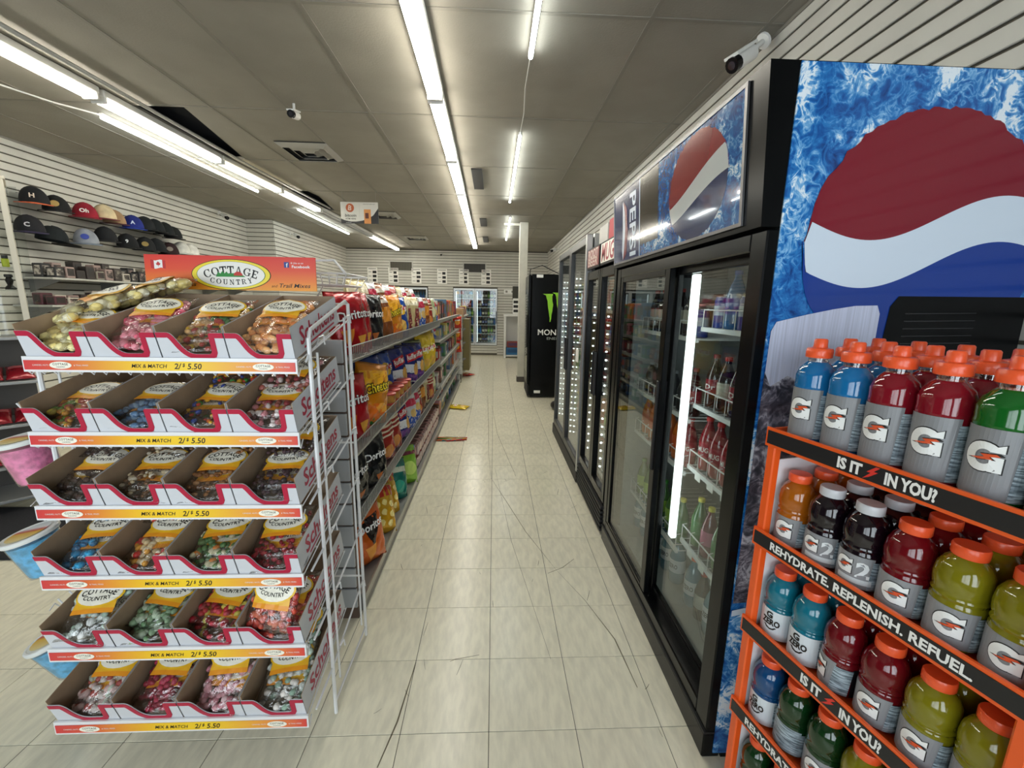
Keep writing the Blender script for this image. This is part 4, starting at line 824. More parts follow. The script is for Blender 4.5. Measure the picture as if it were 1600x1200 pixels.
# sports bottles
def wrapf(R, z0): return lambda x, y, e=.0: ((R+e)*math.sin(x/R), -(R+e)*math.cos(x/R), y+z0)
def g_outline():
    P = []
    for a in range(52, 311, 12): P.append((.92*math.cos(math.radians(a)), math.sin(math.radians(a))))
    P += [(.55, -.92), (.9, -.95), (.9, .12), (.1, .12), (.1, -.12), (.38, -.12), (.38, -.42)]
    for a in range(300, 58, -14): P.append((.45*math.cos(math.radians(a)), .52*math.sin(math.radians(a))))
    P += [(.42, .45), (.62, .48), (.9, .48), (.9, .95), (.66, .95)]
    return P
def g_mesh(s, f, e, off):
    Q = []; n = 18; a0, a1 = 48, 312
    o = lambda a: (.95*math.cos(a), math.sin(a)); q = lambda a: (.05+.42*math.cos(a), .50*math.sin(a))
    for i in range(n): u, v = math.radians(a0+(a1-a0)*i/n), math.radians(a0+(a1-a0)*(i+1)/n); Q.append([q(u), o(u), o(v), q(v)])
    Q += [[(.30, .38), (.95, .38), (.95, .95), (.60, .78)], [(.34, -.95), (.95, -.95), (.95, .08), (.34, .08)], [(.08, -.16), (.34, -.16), (.34, .08), (.08, .08)]]
    vs = []; fs = []
    for p in Q: fs.append(tuple(range(len(vs), len(vs)+4))); vs += [f(x*s+off[0], y*s+off[1], e) for x, y in p]
    return vs, fs
def flat_poly(pts, size, f, e, off=(0, 0), n=None):
    b = bmesh.new(); vs = [b.verts.new((x*size+off[0], y*size+off[1], 0)) for x, y in pts]; b.faces.new(vs); bmesh.ops.triangulate(b, faces=b.faces[:]); b.verts.index_update()
    out = [f(v.co.x, v.co.y, e) for v in b.verts], [[v.index for v in fc.verts] for fc in b.faces]; b.free(); return out
def band(R, z0, h0, h1, a0, a1, e, n=12, slant=0):
    f = wrapf(R, z0); vs = []; fs = []
    for i in range(n+1):
        a = a0+(a1-a0)*i/n
        for q in (0, 1): vs.append(f(math.radians(a+slant*q)*R, h0 if q == 0 else h1, e))
    return vs, [(2*i, 2*i+2, 2*i+3, 2*i+1) for i in range(n)]
capO, capW = mat('cap_orange', hexc('ee5a2c'), .35, coat=.2, bump=.2, bscale=90), mat('cap_white', hexc('c9ccd0'), .35)
grey_l, grey_d, nutri, blackl = C('8b8d90', .3), C('85878a', .3), mat('small_print', hexc('aebfc8'), .4, col2=hexc('56646c'), scale=40, stretch=(1, 1, 9), det=2), C('131417', .3)
neck_m = clear('clear_neck', (.9, .9, .88), .12, .6, .08)
BK = {}
def liquid(n, c):
    m = mat('sport_'+n, hexc(c), .05, coat=.9, spec=.55, var=.04, scale=6); b = m.node_tree.nodes['Principled BSDF']; b.inputs['Transmission Weight'].default_value = .22; b.inputs['IOR'].default_value = 1.33; return m
def sport_kind(key, col, cap, style, sportcap=False, R=.041):
    d = {}; L_ = liquid(col.lstrip('#'), col)
    if sportcap:
        H = .235; d['body'] = MB().lathe([(R*.8, 0), (R*.96, .006), (R*1.0, .02), (R*.95, .045), (R*.97, .05), (R*.92, .072), (R*.95, .078), (R*.92, .10), (R*.95, .106), (R*.97, .13), (R*1.0, .138), (R*1.0, .142), (R*.98, .148), (R*1.0, .165), (R*.86, .182), (R*.62, .194), (R*.52, .198)], 24).mesh('body', L_, 'auto')
        d['neck'] = MB().lathe([(R*.52, .197), (R*.5, .2), (R*.5, .212)], 18).mesh('neck', neck_m, 'auto')
        cpm = MB().lathe([(R*.64, .208), (R*.66, .210), (R*.66, .226), (R*.6, .230), (R*.36, .232), (R*.34, .236), (R*.33, .249), (R*.27, .252)], 18); d['cap'] = cpm.mesh('cap', cap, 'auto'); zl, lh0, lh1, RL = .075, -.058, .060, R*.985
    else:
        H = .195; d['body'] = MB().lathe([(R*.8, 0), (R*.96, .006), (R*.99, .02), (R*.98, .075), (R*1.0, .086), (R*.93, .093), (R*1.0, .100), (R*.94, .107), (R*1.0, .114), (R*1.02, .130), (R*.95, .150), (R*.76, .165), (R*.58, .172), (R*.52, .175)], 24).mesh('body', L_, 'auto')
        d['neck'] = MB().lathe([(R*.52, .174), (R*.52, .18)], 18).mesh('neck', neck_m, 'auto')
        d['cap'] = MB().lathe([(R*.60, .176), (R*.63, .178), (R*.63, .194), (R*.59, .197)], 20).mesh('cap', cap, 'auto'); zl, lh0, lh1, RL = .050, -.040, .034, R*.99
    f = wrapf(RL, zl); m = MB()
    if style in ('G', 'G2', 'back'):
        m.mi = 0; m._add(*band(RL, zl, lh0, lh1, -80, 40, .0008, 14, 6)); m.mi = 1; m._add(*band(RL, zl, lh0, lh1*.8, 34, 84, .0012, 8, 8)); m.mi = 2; m._add(*band(RL, zl, lh0, lh1*.9, 90, 160, .0008, 8))
        if style == 'back': m.m = [1]*len(m.m)
        d['label'] = m.mesh('wrap_label', [grey_l if not sportcap else grey_d, nutri, blackl])
    else:
        m._add(*band(RL, zl, lh0-.004, lh1+.002, -70, 150, .0008, 22)); m.mi = 1; m._add(*band(RL, zl, lh0, lh1, 55, 120, .0014, 8)); d['label'] = m.mesh('wrap_label', [C('d3dbe0', .3), nutri])
    prints = []
    if style in ('G', 'G2'):
        s = .022 if style == 'G' else .018; off = (-.008, .001) if style == 'G' else (-.022, .006)
        if sportcap: s = .025; off = (-.012, .012)
        for (pts, col_, e, nm, sc_, o2) in (('G', C('1b1b1d', .4), .0012, 'letter_shadow', s*1.08, off), ('G', C('eef0ee', .35), .0018, 'letter', s, off), (bolt, ink, .0023, 'bolt_edge', s*.72, (off[0]+s*.08, off[1])), (bolt, C('d9552c', .4), .0027, 'bolt', s*.56, (off[0]+s*.08, off[1]))):
            if pts == 'G':
                mm_ = MB(); mm_._add(*g_mesh(sc_, f, e, o2)); prints.append((nm, mm_.mesh(nm, col_))); continue
            rotb = math.radians(-38); P = [(x*math.cos(rotb)-y*math.sin(rotb), x*math.sin(rotb)+y*math.cos(rotb)) for x, y in pts]
            mm_ = MB(); mm_._add(*flat_poly(P, sc_, f, e, o2)); prints.append((nm, mm_.mesh(nm, col_)))
        if style == 'G2':
            prints.append(('letter', tmesh('letter', '2', .033, C('dfe3e4', .35), lambda x, y: f(x, y, .0018), bold=.06, off=(.014, .004)))); mm_ = MB(); mm_._add(*band(RL, zl, -.030, -.018, -45, 45, .0014, 10)); prints.append(('white_band', mm_.mesh('white_band', C('cfd6d8', .35))))
    if style == 'zero':
        for (t_, sz, o2, ft) in (('G', .016, (-.010, .022), None), ('ZERO', .0165, (-.006, .002), .044)): prints.append(('letter', tmesh('letter', t_, sz, ink, lambda x, y: f(x, y, .002), bold=.06, off=o2, fit=ft)))
        mm_ = MB(); mm_._add(*flat_poly([(-.9, 0), (.9, 0), (.5, -.45), (0, -.6), (-.5, -.45)], .017, f, .002, (-.006, -.0105))); prints.append(('badge_arc', mm_.mesh('badge_arc', ink)))
    d['prints'] = prints; BK[key] = d
sport_kind('blue', '1a76b4', capO, 'G', True); sport_kind('red', '8c1526', capO, 'G', True); sport_kind('green', '166a24', capO, 'G', True)
sport_kind('w_orange', 'b86412', capO, 'G'); sport_kind('w_g2', '150a14', capW, 'G2'); sport_kind('w_red', '720c18', capO, 'G'); sport_kind('w_yellow', '8a8418', capO, 'G'); sport_kind('w_teal', '147c94', capO, 'zero'); sport_kind('w_blue', '124f86', capO, 'zero'); sport_kind('w_dgreen', '0f3a18', capO, 'G'); sport_kind('w_dgreenb', '0f3a18', capO, 'back')
WORD = {'blue': 'blue', 'red': 'red', 'green': 'green', 'w_orange': 'orange', 'w_g2': 'dark purple white-capped', 'w_red': 'dark red', 'w_yellow': 'yellow', 'w_teal': 'teal white-labelled', 'w_blue': 'blue white-labelled', 'w_dgreen': 'dark green', 'w_dgreenb': 'dark green back-turned'}
PLAN = [(['blue', 'blue', 'red', 'red', 'green', 'green'], .0795, 'top'), (['w_orange', 'w_g2', 'w_g2', 'w_red', 'w_yellow', 'w_yellow'], .0775, 'second'), (['w_teal', 'w_teal', 'w_red', 'w_red', 'w_yellow', 'w_yellow'], .0775, 'third'), (['w_blue', 'w_dgreenb', 'w_dgreen', 'w_yellow', 'w_yellow', 'w_red'], .0775, 'fourth'), (['w_dgreen', 'w_dgreen', 'w_red', 'w_yellow', 'w_yellow', 'w_red'], .0775, 'lowest')]
for k, (keys, pitch, nm) in enumerate(PLAN):
    rr = random.Random(k+40); sc_ = .945 if k == 0 else .92
    for c, key in enumerate(keys):
        for row in range(3 if k < 4 else 2):
            x = .042+pitch*c if k == 0 else .044+pitch*c; y = .042+.088*row if k == 0 else .04+.08*row
            rot = math.radians(20+rr.uniform(-8, 8)) if row == 0 else rr.uniform(-1, 1)
            if key == 'w_red' and k == 2 and c == 2: rot = math.radians(-25)
            t = thing('sports_drink_bottle', '%s sports drink, %s from left, %s row, %s shelf of the orange rack' % (WORD[key], ORD[c], ('front', 'second', 'back')[row], nm), 'bottle', M=ORX @ Matrix.Translation((x, y, OSH[k])) @ Matrix.Rotation(rot, 4, 'Z') @ Matrix.Scale(sc_, 4), group='sports drink bottles')
            d = BK[key]; put('body', d['body'], t); put('neck', d['neck'], t); put('cap', d['cap'], t)
            l = put('wrap_label', d['label'], t)
            if row == 0:
                for nm2, me2 in d['prints']: put(nm2, me2, l)
# ---------------------------------------------------------------- chip bags
def foil(n, c, c2=None, scale=5):
    return mat('foil_'+n, hexc(c), .24, coat=.35, metal=.25, bump=.55, bscale=15, bdist=.012, **(dict(col2=hexc(c2), scale=scale) if c2 else dict(var=.06, scale=4)))
CB = {}
def chip_kind(key, word, base, W=.25, H=.34, T=.11, patches=(), texts=(), seed=1, base2=None, scale=5):
    pm, h = pouch(W, H, T, seed, foil(key, base, base2, scale), 20, 26, crimp=.06, amp=.2); parts = []
    for k, (kind, col, *a) in enumerate(patches):
        m = MB(); e = .0012+.0007*k
        if kind == 'q': m._add(*grid_quad([(x*W/2, y*H/2) for x, y in a[0]], h, e))
        else: m._add(*disc(a[1]*W/2, a[2]*H/2, (a[0][0]*W/2, a[0][1]*H/2), h, e, rot=a[3] if len(a) > 3 else 0))
        parts.append(('print_patch', m.mesh('print_patch', C(col, .25, coat=.3))))
    for k, (t, sz, col, off, rot, bold, shear) in enumerate(texts):
        cr, sr = math.cos(rot), math.sin(rot); o = (off[0]*W/2, off[1]*H/2); e = .006+.0012*k
        parts.append(('lettering', tmesh('lettering', t, sz*W, C(col, .3), fit=(W*(.76+(.02 if col[0] == '1' else 0)) if t != 'Ruffles' else W*.5) if len(t) > 5 else None, fn= lambda x, y: (x*cr-y*sr+o[0], x*sr+y*cr+o[1], h(x*cr-y*sr+o[0], x*sr+y*cr+o[1])+e), bold=bold, shear=shear)))
    CB[key] = (pm, parts, word, W, H, T)
tri = lambda cx, cy, s: [(cx-s, cy+s*.6), (cx+s, cy+s*.8), (cx+.1*s, cy-s), (cx-.1*s, cy-s)]
dor = lambda bg: [('q', bg, [(-.95, -.05), (.95, .25), (.85, .62), (-.9, .30)]), ('q', 'd9822a', tri(-.35, -.45, .33)), ('q', 'e0a03a', tri(.35, -.6, .26))]
chip_kind('dor_red', 'red nacho chip bag', 'b3121c', patches=dor('8a0d14'), texts=[('Doritos', .185, '1a0a0a', (.01, .24), .12, .06, .1), ('Doritos', .18, 'f4f4f2', (0, .25), .12, .022, .1)], seed=21)
chip_kind('dor_black', 'black chip bag', '0e0e10', patches=[('q', '1f2022', tri(0, -.4, .4)), ('q', 'b8642a', tri(.1, -.65, .22))], texts=[('Doritos', .18, 'f4f4f2', (0, .22), .1, .03, .1)], seed=22)
chip_kind('dor_orange', 'orange nacho chip bag', 'd2611a', patches=[('q', '1a1210', tri(0, .25, .6)), ('q', 'e89a3a', tri(-.2, -.55, .33))], texts=[('Doritos', .175, 'f4f4f2', (0, .35), .12, .035, .1)], seed=23)
chip_kind('cheetos', 'orange cheese-puff bag', 'e88f14', W=.26, H=.36, patches=[('q', 'f0b01e', [(-.9, .0), (.9, .1), (.9, .8), (-.9, .7)]), ('d', 'e8731a', (-.1, -.55), .6, .28), ('d', 'f2a83a', (.25, -.4), .35, .15)], texts=[('Cheetos', .19, '120c08', (0, .25), .25, .13, .0), ('Cheetos', .19, 'f6d92c', (0, .25), .25, .03, .0)], seed=24)
chip_kind('blue', 'blue potato chip bag', '1850b0', patches=[('d', 'f2c62c', (0, .32), .5, .27), ('q', 'c8202c', [(-.6, .2), (.6, .34), (.6, .5), (-.6, .36)]), ('d', 'e3b75a', (-.1, -.45), .5, .3)], texts=[("Lay's", .2, 'f6f4ee', (0, .35), .12, .03, .15)], seed=25, base2='123c94')
chip_kind('ruffles', 'blue and purple ridged chip bag', '1c2a7c', patches=[('q', 'e4e4e8', [(-.9, -.3), (.7, -.45), (.4, .02), (-.85, .05)]), ('q', '6a2a8c', [(-.92, -.9), (.92, -.9), (.92, -.5), (-.92, -.4)]), ('q', 'c4202e', [(-.3, .12), (.75, .3), (.6, .66), (-.45, .5)]), ('d', 'd8a24a', (.5, -.2), .28, .3)], texts=[('Ruffles', .16, 'f6f4ee', (.12, .42), .2, .03, .1)], seed=26)
chip_kind('yellow', 'bright yellow potato chip bag', 'e6c31a', H=.38, patches=[('d', 'f4e06a', (0, .2), .5, .25), ('q', 'c8202c', [(-.55, .1), (.55, .2), (.55, .36), (-.55, .26)]), ('d', 'e0b040', (0, -.5), .5, .22)], texts=[("Lay's", .2, 'f6f4ee', (0, .23), .1, .03, .15)], seed=27)
chip_kind('lime', 'lime green chip bag', '7fb62c', patches=[('q', '6a1c30', [(-.8, .35), (.8, .5), (.8, .68), (-.8, .55)]), ('d', 'b8d66a', (0, -.25), .6, .35)], seed=28)
chip_kind('teal', 'teal snack bag', '127468', patches=[('q', 'cfd8c4', [(-.8, .2), (.7, .3), (.7, .55), (-.8, .45)]), ('d', '2aa08a', (0, -.4), .5, .3)], seed=29)
chip_kind('popcorn', 'yellow corn snack bag', 'd8a41c', patches=[('q', 'b8321e', [(-.9, .3), (.9, .5), (.9, .9), (-.9, .85)])]+[('d', 'f3e08a', (x, y), .2, .13) for x, y in ((-.5, .1), (0, .18), (.5, .1), (-.6, -.25), (-.1, -.2), (.45, -.3), (-.3, -.6), (.3, -.65))], seed=30)
chip_kind('sage', 'pale sage green chip bag', 'a9b486', patches=[('d', 'd8d8b0', (0, 0), .6, .35)], seed=31)
chip_kind('cream', 'cream and maroon snack bag', 'dccb98', W=.2, patches=[('q', '7a2428', [(-.1, -.7), (.85, -.7), (.85, .35), (.1, .35)]), ('q', 'f0e8cc', [(-.9, .5), (.9, .5), (.9, .8), (-.9, .8)])], seed=32)
chip_kind('multi', 'white, red and blue snack bag', 'dfe0e4', W=.2, patches=[('q', '1f4fae', [(-.9, -.9), (.9, -.9), (.9, -.35), (-.9, -.1)]), ('q', 'c62a4a', [(-.7, .3), (.7, .4), (.6, .75), (-.7, .7)]), ('d', 'd8b46a', (.2, -.05), .4, .25)], seed=33)
chip_kind('redsnack', 'red and cream striped snack bag', 'a82a20', W=.22, patches=[('q', 'e8d8b8', [(-.8, .1+.2*k), (.8, .2+.2*k), (.8, .28+.2*k), (-.8, .18+.2*k)]) for k in range(3)]+[('d', 'd88a3a', (0, -.5), .5, .28)], seed=34)
chip_kind('greenred', 'green bag with red hearts', '2f9a2c', W=.2, H=.26, patches=[('d', 'c8301c', (.1, -.1), .35, .3), ('d', '54c83c', (-.4, .4), .3, .2)], seed=35)
chip_kind('brown', 'brown and orange snack bag', '8a4a1c', W=.2, patches=[('q', 'e0922a', [(-.8, -.2), (.8, -.1), (.8, .5), (-.8, .4)]), ('q', 'e8e0d0', [(-.8, .6), (.8, .65), (.8, .8), (-.8, .75)])], seed=36)
chip_kind('packet', 'red and orange small packet', 'c42a18', W=.15, H=.19, T=.05, patches=[('d', 'f0a02a', (0, 0), .55, .45), ('q', 'f4ead8', [(-.6, .2), (.6, .3), (.6, .5), (-.6, .4)])], seed=37)
def chip_bag(key, x, y, z, label, group, lean=.14, yaw=.3, roll=0, s=1.0):
    pm, parts, word, W, H, T = CB[key]
    M = Matrix.Translation((x, y, z)) @ basis((0, 0, 0), (math.sin(yaw), math.cos(yaw), 0), (0, 0, 1)) @ Matrix.Rotation(-lean, 4, 'X') @ Matrix.Rotation(roll, 4, 'Z') @ Matrix.Scale(s, 4) @ Matrix.Translation((0, H/2*(1-.03), 0))
    t = thing('chip_bag', label, 'snack bag', M=M, group=group); p = put('pouch', pm, t)
    for n, me in parts: put(n, me, t)
    return t
# ---------------------------------------------------------------- shelf run
gm = mat('gondola_grey', (.21, .21, .20), .4, metal=.25); gw = mat('gondola_cream', (.52, .51, .47), .45); gwire = mat('basket_wire', (.42, .42, .40), .35, metal=.6)
GX, GB, GY0, GY1, GYM = -.62, -1.06, 1.80, 7.58, 4.90
run = thing('snack_shelf_run', 'long grey store shelving run along the left of the aisle, full of snacks', 'shelving', (0, 0, 0))
MB().box(GB-.03, GB+.03, GY0, GY1, 0, 1.34).build('spine_panel', gw, run); MB().cbox(GB-.48, GX+.015, GY0, GY1, 0, .085, .006).build('base_deck', gm, run)
MB().box(GX+.015, GX+.022, GY0, GY1, .055, .095).build('base_rail', mat('rail_bright', (.36, .36, .34), .3, metal=.8), run)
for y in (GY0+.02, 3.36, GYM, 6.24, GY1-.02): MB().box(GB+.03, GB+.06, y-.02, y+.02, .085, 1.34).build('upright', gm, run)
endm = mat('end_slat_grey', (.42, .45, .48), .45)
ep = MB().box(GB-.48, GX-.0, GY0-.045, GY0-.012, .0, 1.30).build('end_panel', mat('groove_brown', (.12, .08, .06), .7), run)
sl = MB().cbox(GB-.48, GX+.0, GY0-.058, GY0-.045, .004, .104-.004, .003).mesh('slat', endm)
for k in range(12): put('slat', sl, ep, (0, 0, .06+.104*k))
def basket(y0, y1, z, fx=GX, fence=.062):
    m = MB().box(GB+.03, fx, y0, y1, z-.012, z-.004); s = m.build('wire_shelf', gwire, run)
    m = MB().tube([(fx, y0, z+fence), (fx, y1, z+fence)], .0032, 5).tube([(fx, y0, z), (fx, y1, z)], .0036, 5).tube([(fx-.01, y0, z-.012), (fx-.01, y1, z-.012)], .003, 5)
    n = int((y1-y0)/.026)
    for k in range(n+1): y = y0+(y1-y0)*k/n; m.tube([(fx, y, z-.004), (fx, y, z+fence)], .0023, 4)
    tag(m.build('wire_front', gwire, s), kind='stuff')
    m = MB()
    for zz in (z, z+fence): m.tube([(GB+.05, y0, zz), (fx, y0, zz)], .003, 5)
    for k in range(10): x = GB+.06+(fx-GB-.06)*k/9; m.tube([(x, y0, z), (x, y0, z+fence)], .0018, 4)
    tag(m.build('wire_end', gwire, s), kind='stuff')
def flat_shelf(y0, y1, z, fx=GX):
    s = MB().box(GB+.03, fx, y0, y1, z-.012, z).build('shelf_board', gw, run); MB().cbox(fx, fx+.008, y0, y1, z-.034, z+.004, .002).build('price_rail', mat('rail_bright', (.36, .36, .34), .3, metal=.8), s)
for z in (1.205, .772, .437):
    basket(GY0+.03, 3.35, z); basket(3.37, GYM-.01, z)
for z in (1.265, 1.02, .75, .47, .33): flat_shelf(GYM, GY1, z)
TN = {1.205: 'top wire shelf', .772: 'middle wire shelf', .437: 'lower wire shelf', .09: 'base deck'}
ROW = {1.205: [('dor_red', 1.94, -.73, .10), ('dor_red', 2.13, -.76, .10), ('dor_black', 2.34, -.75, .1), ('brown', 2.57, -.74, .15), ('cheetos', 2.78, -.74, .1), ('blue', 2.98, -.70, .15), ('cream', 3.2, -.74, .1), ('cream', 3.44, -.72, .1), ('multi', 3.66, -.73, .1), ('multi', 3.9, -.74, .1), ('brown', 4.12, -.74, .1), ('redsnack', 4.36, -.74, .1), ('sage', 4.6, -.74, .1), ('multi', 4.78, -.74, .1)],
       .772: [('dor_red', 1.93, -.73, .1), ('cheetos', 2.2, -.72, .12), ('sage', 2.30, -.88, .1), ('blue', 2.60, -.82, .1), ('blue', 2.84, -.80, .1), ('ruffles', 3.14, -.78, .1), ('ruffles', 3.42, -.76, .1), ('ruffles', 3.68, -.74, .1), ('sage', 3.93, -.76, .1), ('yellow', 4.18, -.74, .1), ('yellow', 4.42, -.72, .1), ('yellow', 4.7, -.76, .1)],
       .437: [('dor_black', 1.92, -.73, .1), ('dor_black', 2.15, -.70, .1), ('brown', 2.33, -.74, .1), ('redsnack', 2.53, -.73, .1), ('redsnack', 2.74, -.73, .1), ('ruffles', 2.97, -.72, .1), ('multi', 3.22, -.72, .1), ('multi', 3.45, -.72, .1), ('redsnack', 3.68, -.73, .1), ('brown', 3.92, -.73, .1), ('cream', 4.15, -.73, .1), ('redsnack', 4.38, -.73, .1), ('sage', 4.6, -.74, .1)],
       .09: [('dor_orange', 1.96, -.70, .25), ('popcorn', 2.24, -.71, .45), ('popcorn', 2.46, -.73, .45), ('teal', 2.68, -.73, .4), ('lime', 2.96, -.71, .35)]}
for z, L_ in ROW.items():
    rr = random.Random(int(z*1000)); cnt = {}
    for k, (key, y, x, ln) in enumerate(L_):
        H_ = CB[key][4]; room = {1.205: .312, .772: .40, .437: .31, .09: .31}[z]; s = min(1.0, room/H_*.97)
        roll = rr.uniform(-.07, .07); y += (.13 if z > 1 else .10) if y < 3.6 else .05; x = {1.205: max(x, -.70)+(.03 if x > -.75 else 0)-.02, .772: x+.03, .437: x+.03, .09: x+.055}[z]
        if key == 'cheetos' and z == .772: roll = -.22
        if key in ('popcorn', 'teal', 'lime') and z < .2: roll = rr.uniform(-.5, -.2)
        chip_bag(key, x, y, z+.004, '%s, %s from the near end on the %s' % (CB[key][2], ORD[k], TN[z]), 'snack bags on the shelving run', ln+rr.uniform(-.03, .05), .48+rr.uniform(-.12, .12), roll, s)
chip_bag('greenred', -.665, 2.33, .778, 'small green bag with red print in front of the orange cheese-puff bag', 'snack bags on the shelving run', .3, .3, -.2, .8)
for k in range(9):
    key = ['cream', 'multi', 'brown', 'multi', 'redsnack', 'cream', 'multi', 'brown', 'multi'][k]
    chip_bag(key, -.925, 2.95+.22*k, 1.21, '%s, %s in the taller back row, top wire shelf' % (CB[key][2], ORD[k]), 'snack bags on the shelving run', .04, .3, 0, 1.18)
# dip tins with red lids
for k in range(5):
    for q in range(2):
        t = thing('dip_tin', '%s dip tin from the near end, %s of the red-lidded stacks' % (ORD[k], ('lower row', 'upper row')[q]), 'tin', (-.67, 2.62+.125*k, .776+.062*q), 0, 'red-lidded dip tins')
        MB().lathe([(.05, 0), (.052, .003), (.052, .048), (.050, .05)], 18).build('tin_body', mat('tin_label', hexc('c08a3a'), .35, col2=hexc('7c3a1c'), scale=22), t, 'auto'); MB().lathe([(.054, .048), (.055, .05), (.055, .058), (.05, .061)], 18).build('tin_lid', C('b53a34', .35), t, 'auto')
# stacked biscuit packs on the base deck, blue box at their near end
pk = mat('biscuit_wrap', hexc('d8a8a0'), .3, col2=hexc('4a1c1c'), scale=16, stretch=(1, 9, 1), coat=.3); pk2 = mat('biscuit_red', hexc('b02a2a'), .3, col2=hexc('7a1a1c'), scale=10, coat=.3)
for k in range(13):
    for q in range(2):
        y = 3.42+.105*k
        t = thing('biscuit_pack', '%s pink striped biscuit pack from the near end, %s layer on the base deck' % (ORD[k], ('lower', 'upper')[q]), 'packet', (-.755, y, .088+.098*q), .04*((k*7+q*3) % 5-2), 'striped biscuit packs')
        MB().cbox(-.115, .115, -.046, .046, 0, .094, .016).build('wrapper', pk if q else pk2, t); MB().cbox(.112, .128, -.040, .040, .012, .084, .006).build('end_seal', C('c9b0a8', .3), t)
t = thing('cookie_box', 'blue cookie box standing before the striped biscuit packs', 'box', (-.72, 3.27, .088), .1); MB().cbox(-.08, .08, -.065, .065, 0, .22, .006).build('carton', C('1d5fa8', .35), t); MB().box(.0802, .081, -.05, .05, .07, .17).build('white_panel', C('dfe4ea', .35), t); MB().prism(ellipse(.03, .022, 16), .0008).build('dark_cookie', C('1a1414', .4), t, M=basis((.0812, 0, .12), (0, 1, 0), (0, 0, 1)))
# far bays: mixed goods
PAL = ['b8342c', 'd8c86a', '2f5f9c', '5a3a24', 'd8d4c8', '3f7a44', 'c8762a', '7a2a3a', 'a8a49a', '2a2a30', 'd89a9a', '486a8a']
PALN = {'b8342c': 'red', 'd8c86a': 'pale yellow', '2f5f9c': 'blue', '5a3a24': 'brown', 'd8d4c8': 'off-white', '3f7a44': 'green', 'c8762a': 'orange', '7a2a3a': 'maroon', 'a8a49a': 'grey', '2a2a30': 'black', 'd89a9a': 'pink', '486a8a': 'slate blue'}
def carton(x, y, z, w, d, h, col, col2, label, group, rz=0, name='carton'):
    t = thing(name, label, 'box', (x, y, z), rz, group)
    MB().cbox(-d/2, d/2, -w/2, w/2, 0, h, .004).build('box_body', C(col, .4), t); m = MB().box(d/2, d/2+.0012, -w*.4, w*.4, h*.3, h*.8).box(-d*.4, d*.4, -w/2-.0012, -w/2, h*.3, h*.8); m.build('print_panel', C(col2, .4), t)
    return t
SN = ['top', 'second', 'third', 'fourth', 'fifth', 'base']
for si, (z, hmax) in enumerate(((1.265, .26), (1.02, .20), (.75, .22), (.47, .22), (.33, .1), (.09, .19))):
    rr = random.Random(60+si); y = GYM+.09; k = 0
    while y < GY1-.1 and k < 20:
        w = rr.uniform(.10, .17); h = hmax*rr.uniform(.65, .98); c1, c2 = rr.sample(PAL, 2)
        lab = '%s, %s along the %s shelf of the far bays' % ('%s', ORD[k], SN[si])
        if rr.random() < .35 and hmax > .15: chip_bag(rr.choice(['packet', 'multi', 'brown', 'redsnack', 'cream']), -.72, y, z+.004, lab % 'snack packet', 'goods in the far bays', .1, .25, 0, h/.36)
        else: carton(-.74, y, z+.001, w*.86, .16, h, c1, c2, lab % (PALN[c1]+' box'), 'goods in the far bays')
        y += w+.012; k += 1
# white wire dump basket on top of the near end
wbk = thing('wire_basket', 'small white wire basket perched above the red chip bags', 'basket', (-.80, 2.18, 1.535))
m = MB()
for zz, s in ((0, .8), (.05, 1)): m.tube([(-.12*s, -.16*s, zz), (.12*s, -.16*s, zz), (.12*s, .16*s, zz), (-.12*s, .16*s, zz)], .004, 5, True)
for k in range(7): m.tube([(-.12+.04*k, -.16, .05), (-.1+.033*k, -.128, 0), (-.1+.033*k, .128, 0), (-.12+.04*k, .16, .05)], .0025, 4)
m.build('wire_body', white_wire, wbk); MB().tube([(-.1, -.12, .04), (-.04, -.1, .11), (.04, -.08, .115), (.1, -.1, .05)], .006, 6).build('wire_handle', white_wire, wbk, True)
for x in (-.09, .09): MB().tube([(x, .1, 0), (x-.1, .1, -.16), (x-.2+.0, .1, -.165)], .004, 5).build('bracket', white_wire, wbk)
# ---------------------------------------------------------------- second shelf run behind, with slatted end
r2 = thing('rear_shelf_run', 'second shelving run further back with a cream slatted end panel', 'shelving', (0, 0, 0))
MB().box(-1.5, -.60, 7.74, 7.77, 0, 1.24).build('end_panel', back_m, r2); MB().box(-1.08, -1.02, 7.78, 10.4, 0, 1.3).build('spine_panel', gw, r2)
sl = MB().cbox(-1.5, -.575, 7.722, 7.74, .003, .073, .003).mesh('slat', mat('end_slat_cream', (.56, .56, .52), .45))
for k in range(15): put('slat', sl, r2, (0, 0, .16+.0762*k*.96))
MB().cbox(-1.5, -.62, 7.72, 10.4, 0, .15, .005).build('base_deck', gw, r2)
for z in (.45, .75, 1.0, 1.2):
    s = MB().box(-1.04, -.6, 7.78, 10.4, z-.012, z).build('shelf_board', gw, r2); MB().hexa([(-.6, 7.78, z-.06), (-.52, 7.78, z-.01), (-.52, 7.80, z-.01), (-.6, 7.80, z-.06), (-.6, 7.78, z), (-.52, 7.78, z+.012), (-.52, 7.80, z+.012), (-.6, 7.80, z)]).build('bracket_arm', gm, s)
carton(-.66, 7.9, 1.205, .3, .2, .16, 'b8956a', 'a8855c', 'plain brown cardboard carton on top of the rear shelving run', 'cartons on the rear shelving run'); carton(-.85, 7.9, 1.205, .26, .16, .12, 'c9b8a0', 'b04a3a', 'low open display carton with red goods on the rear shelving run', 'cartons on the rear shelving run')
carton(-.535, 8.5, .16, .6, .12, 1.0, '6e6234', '6e6234', 'tall olive-brown panel standing against the rear shelving run', 'cartons on the rear shelving run', name='olive_board')
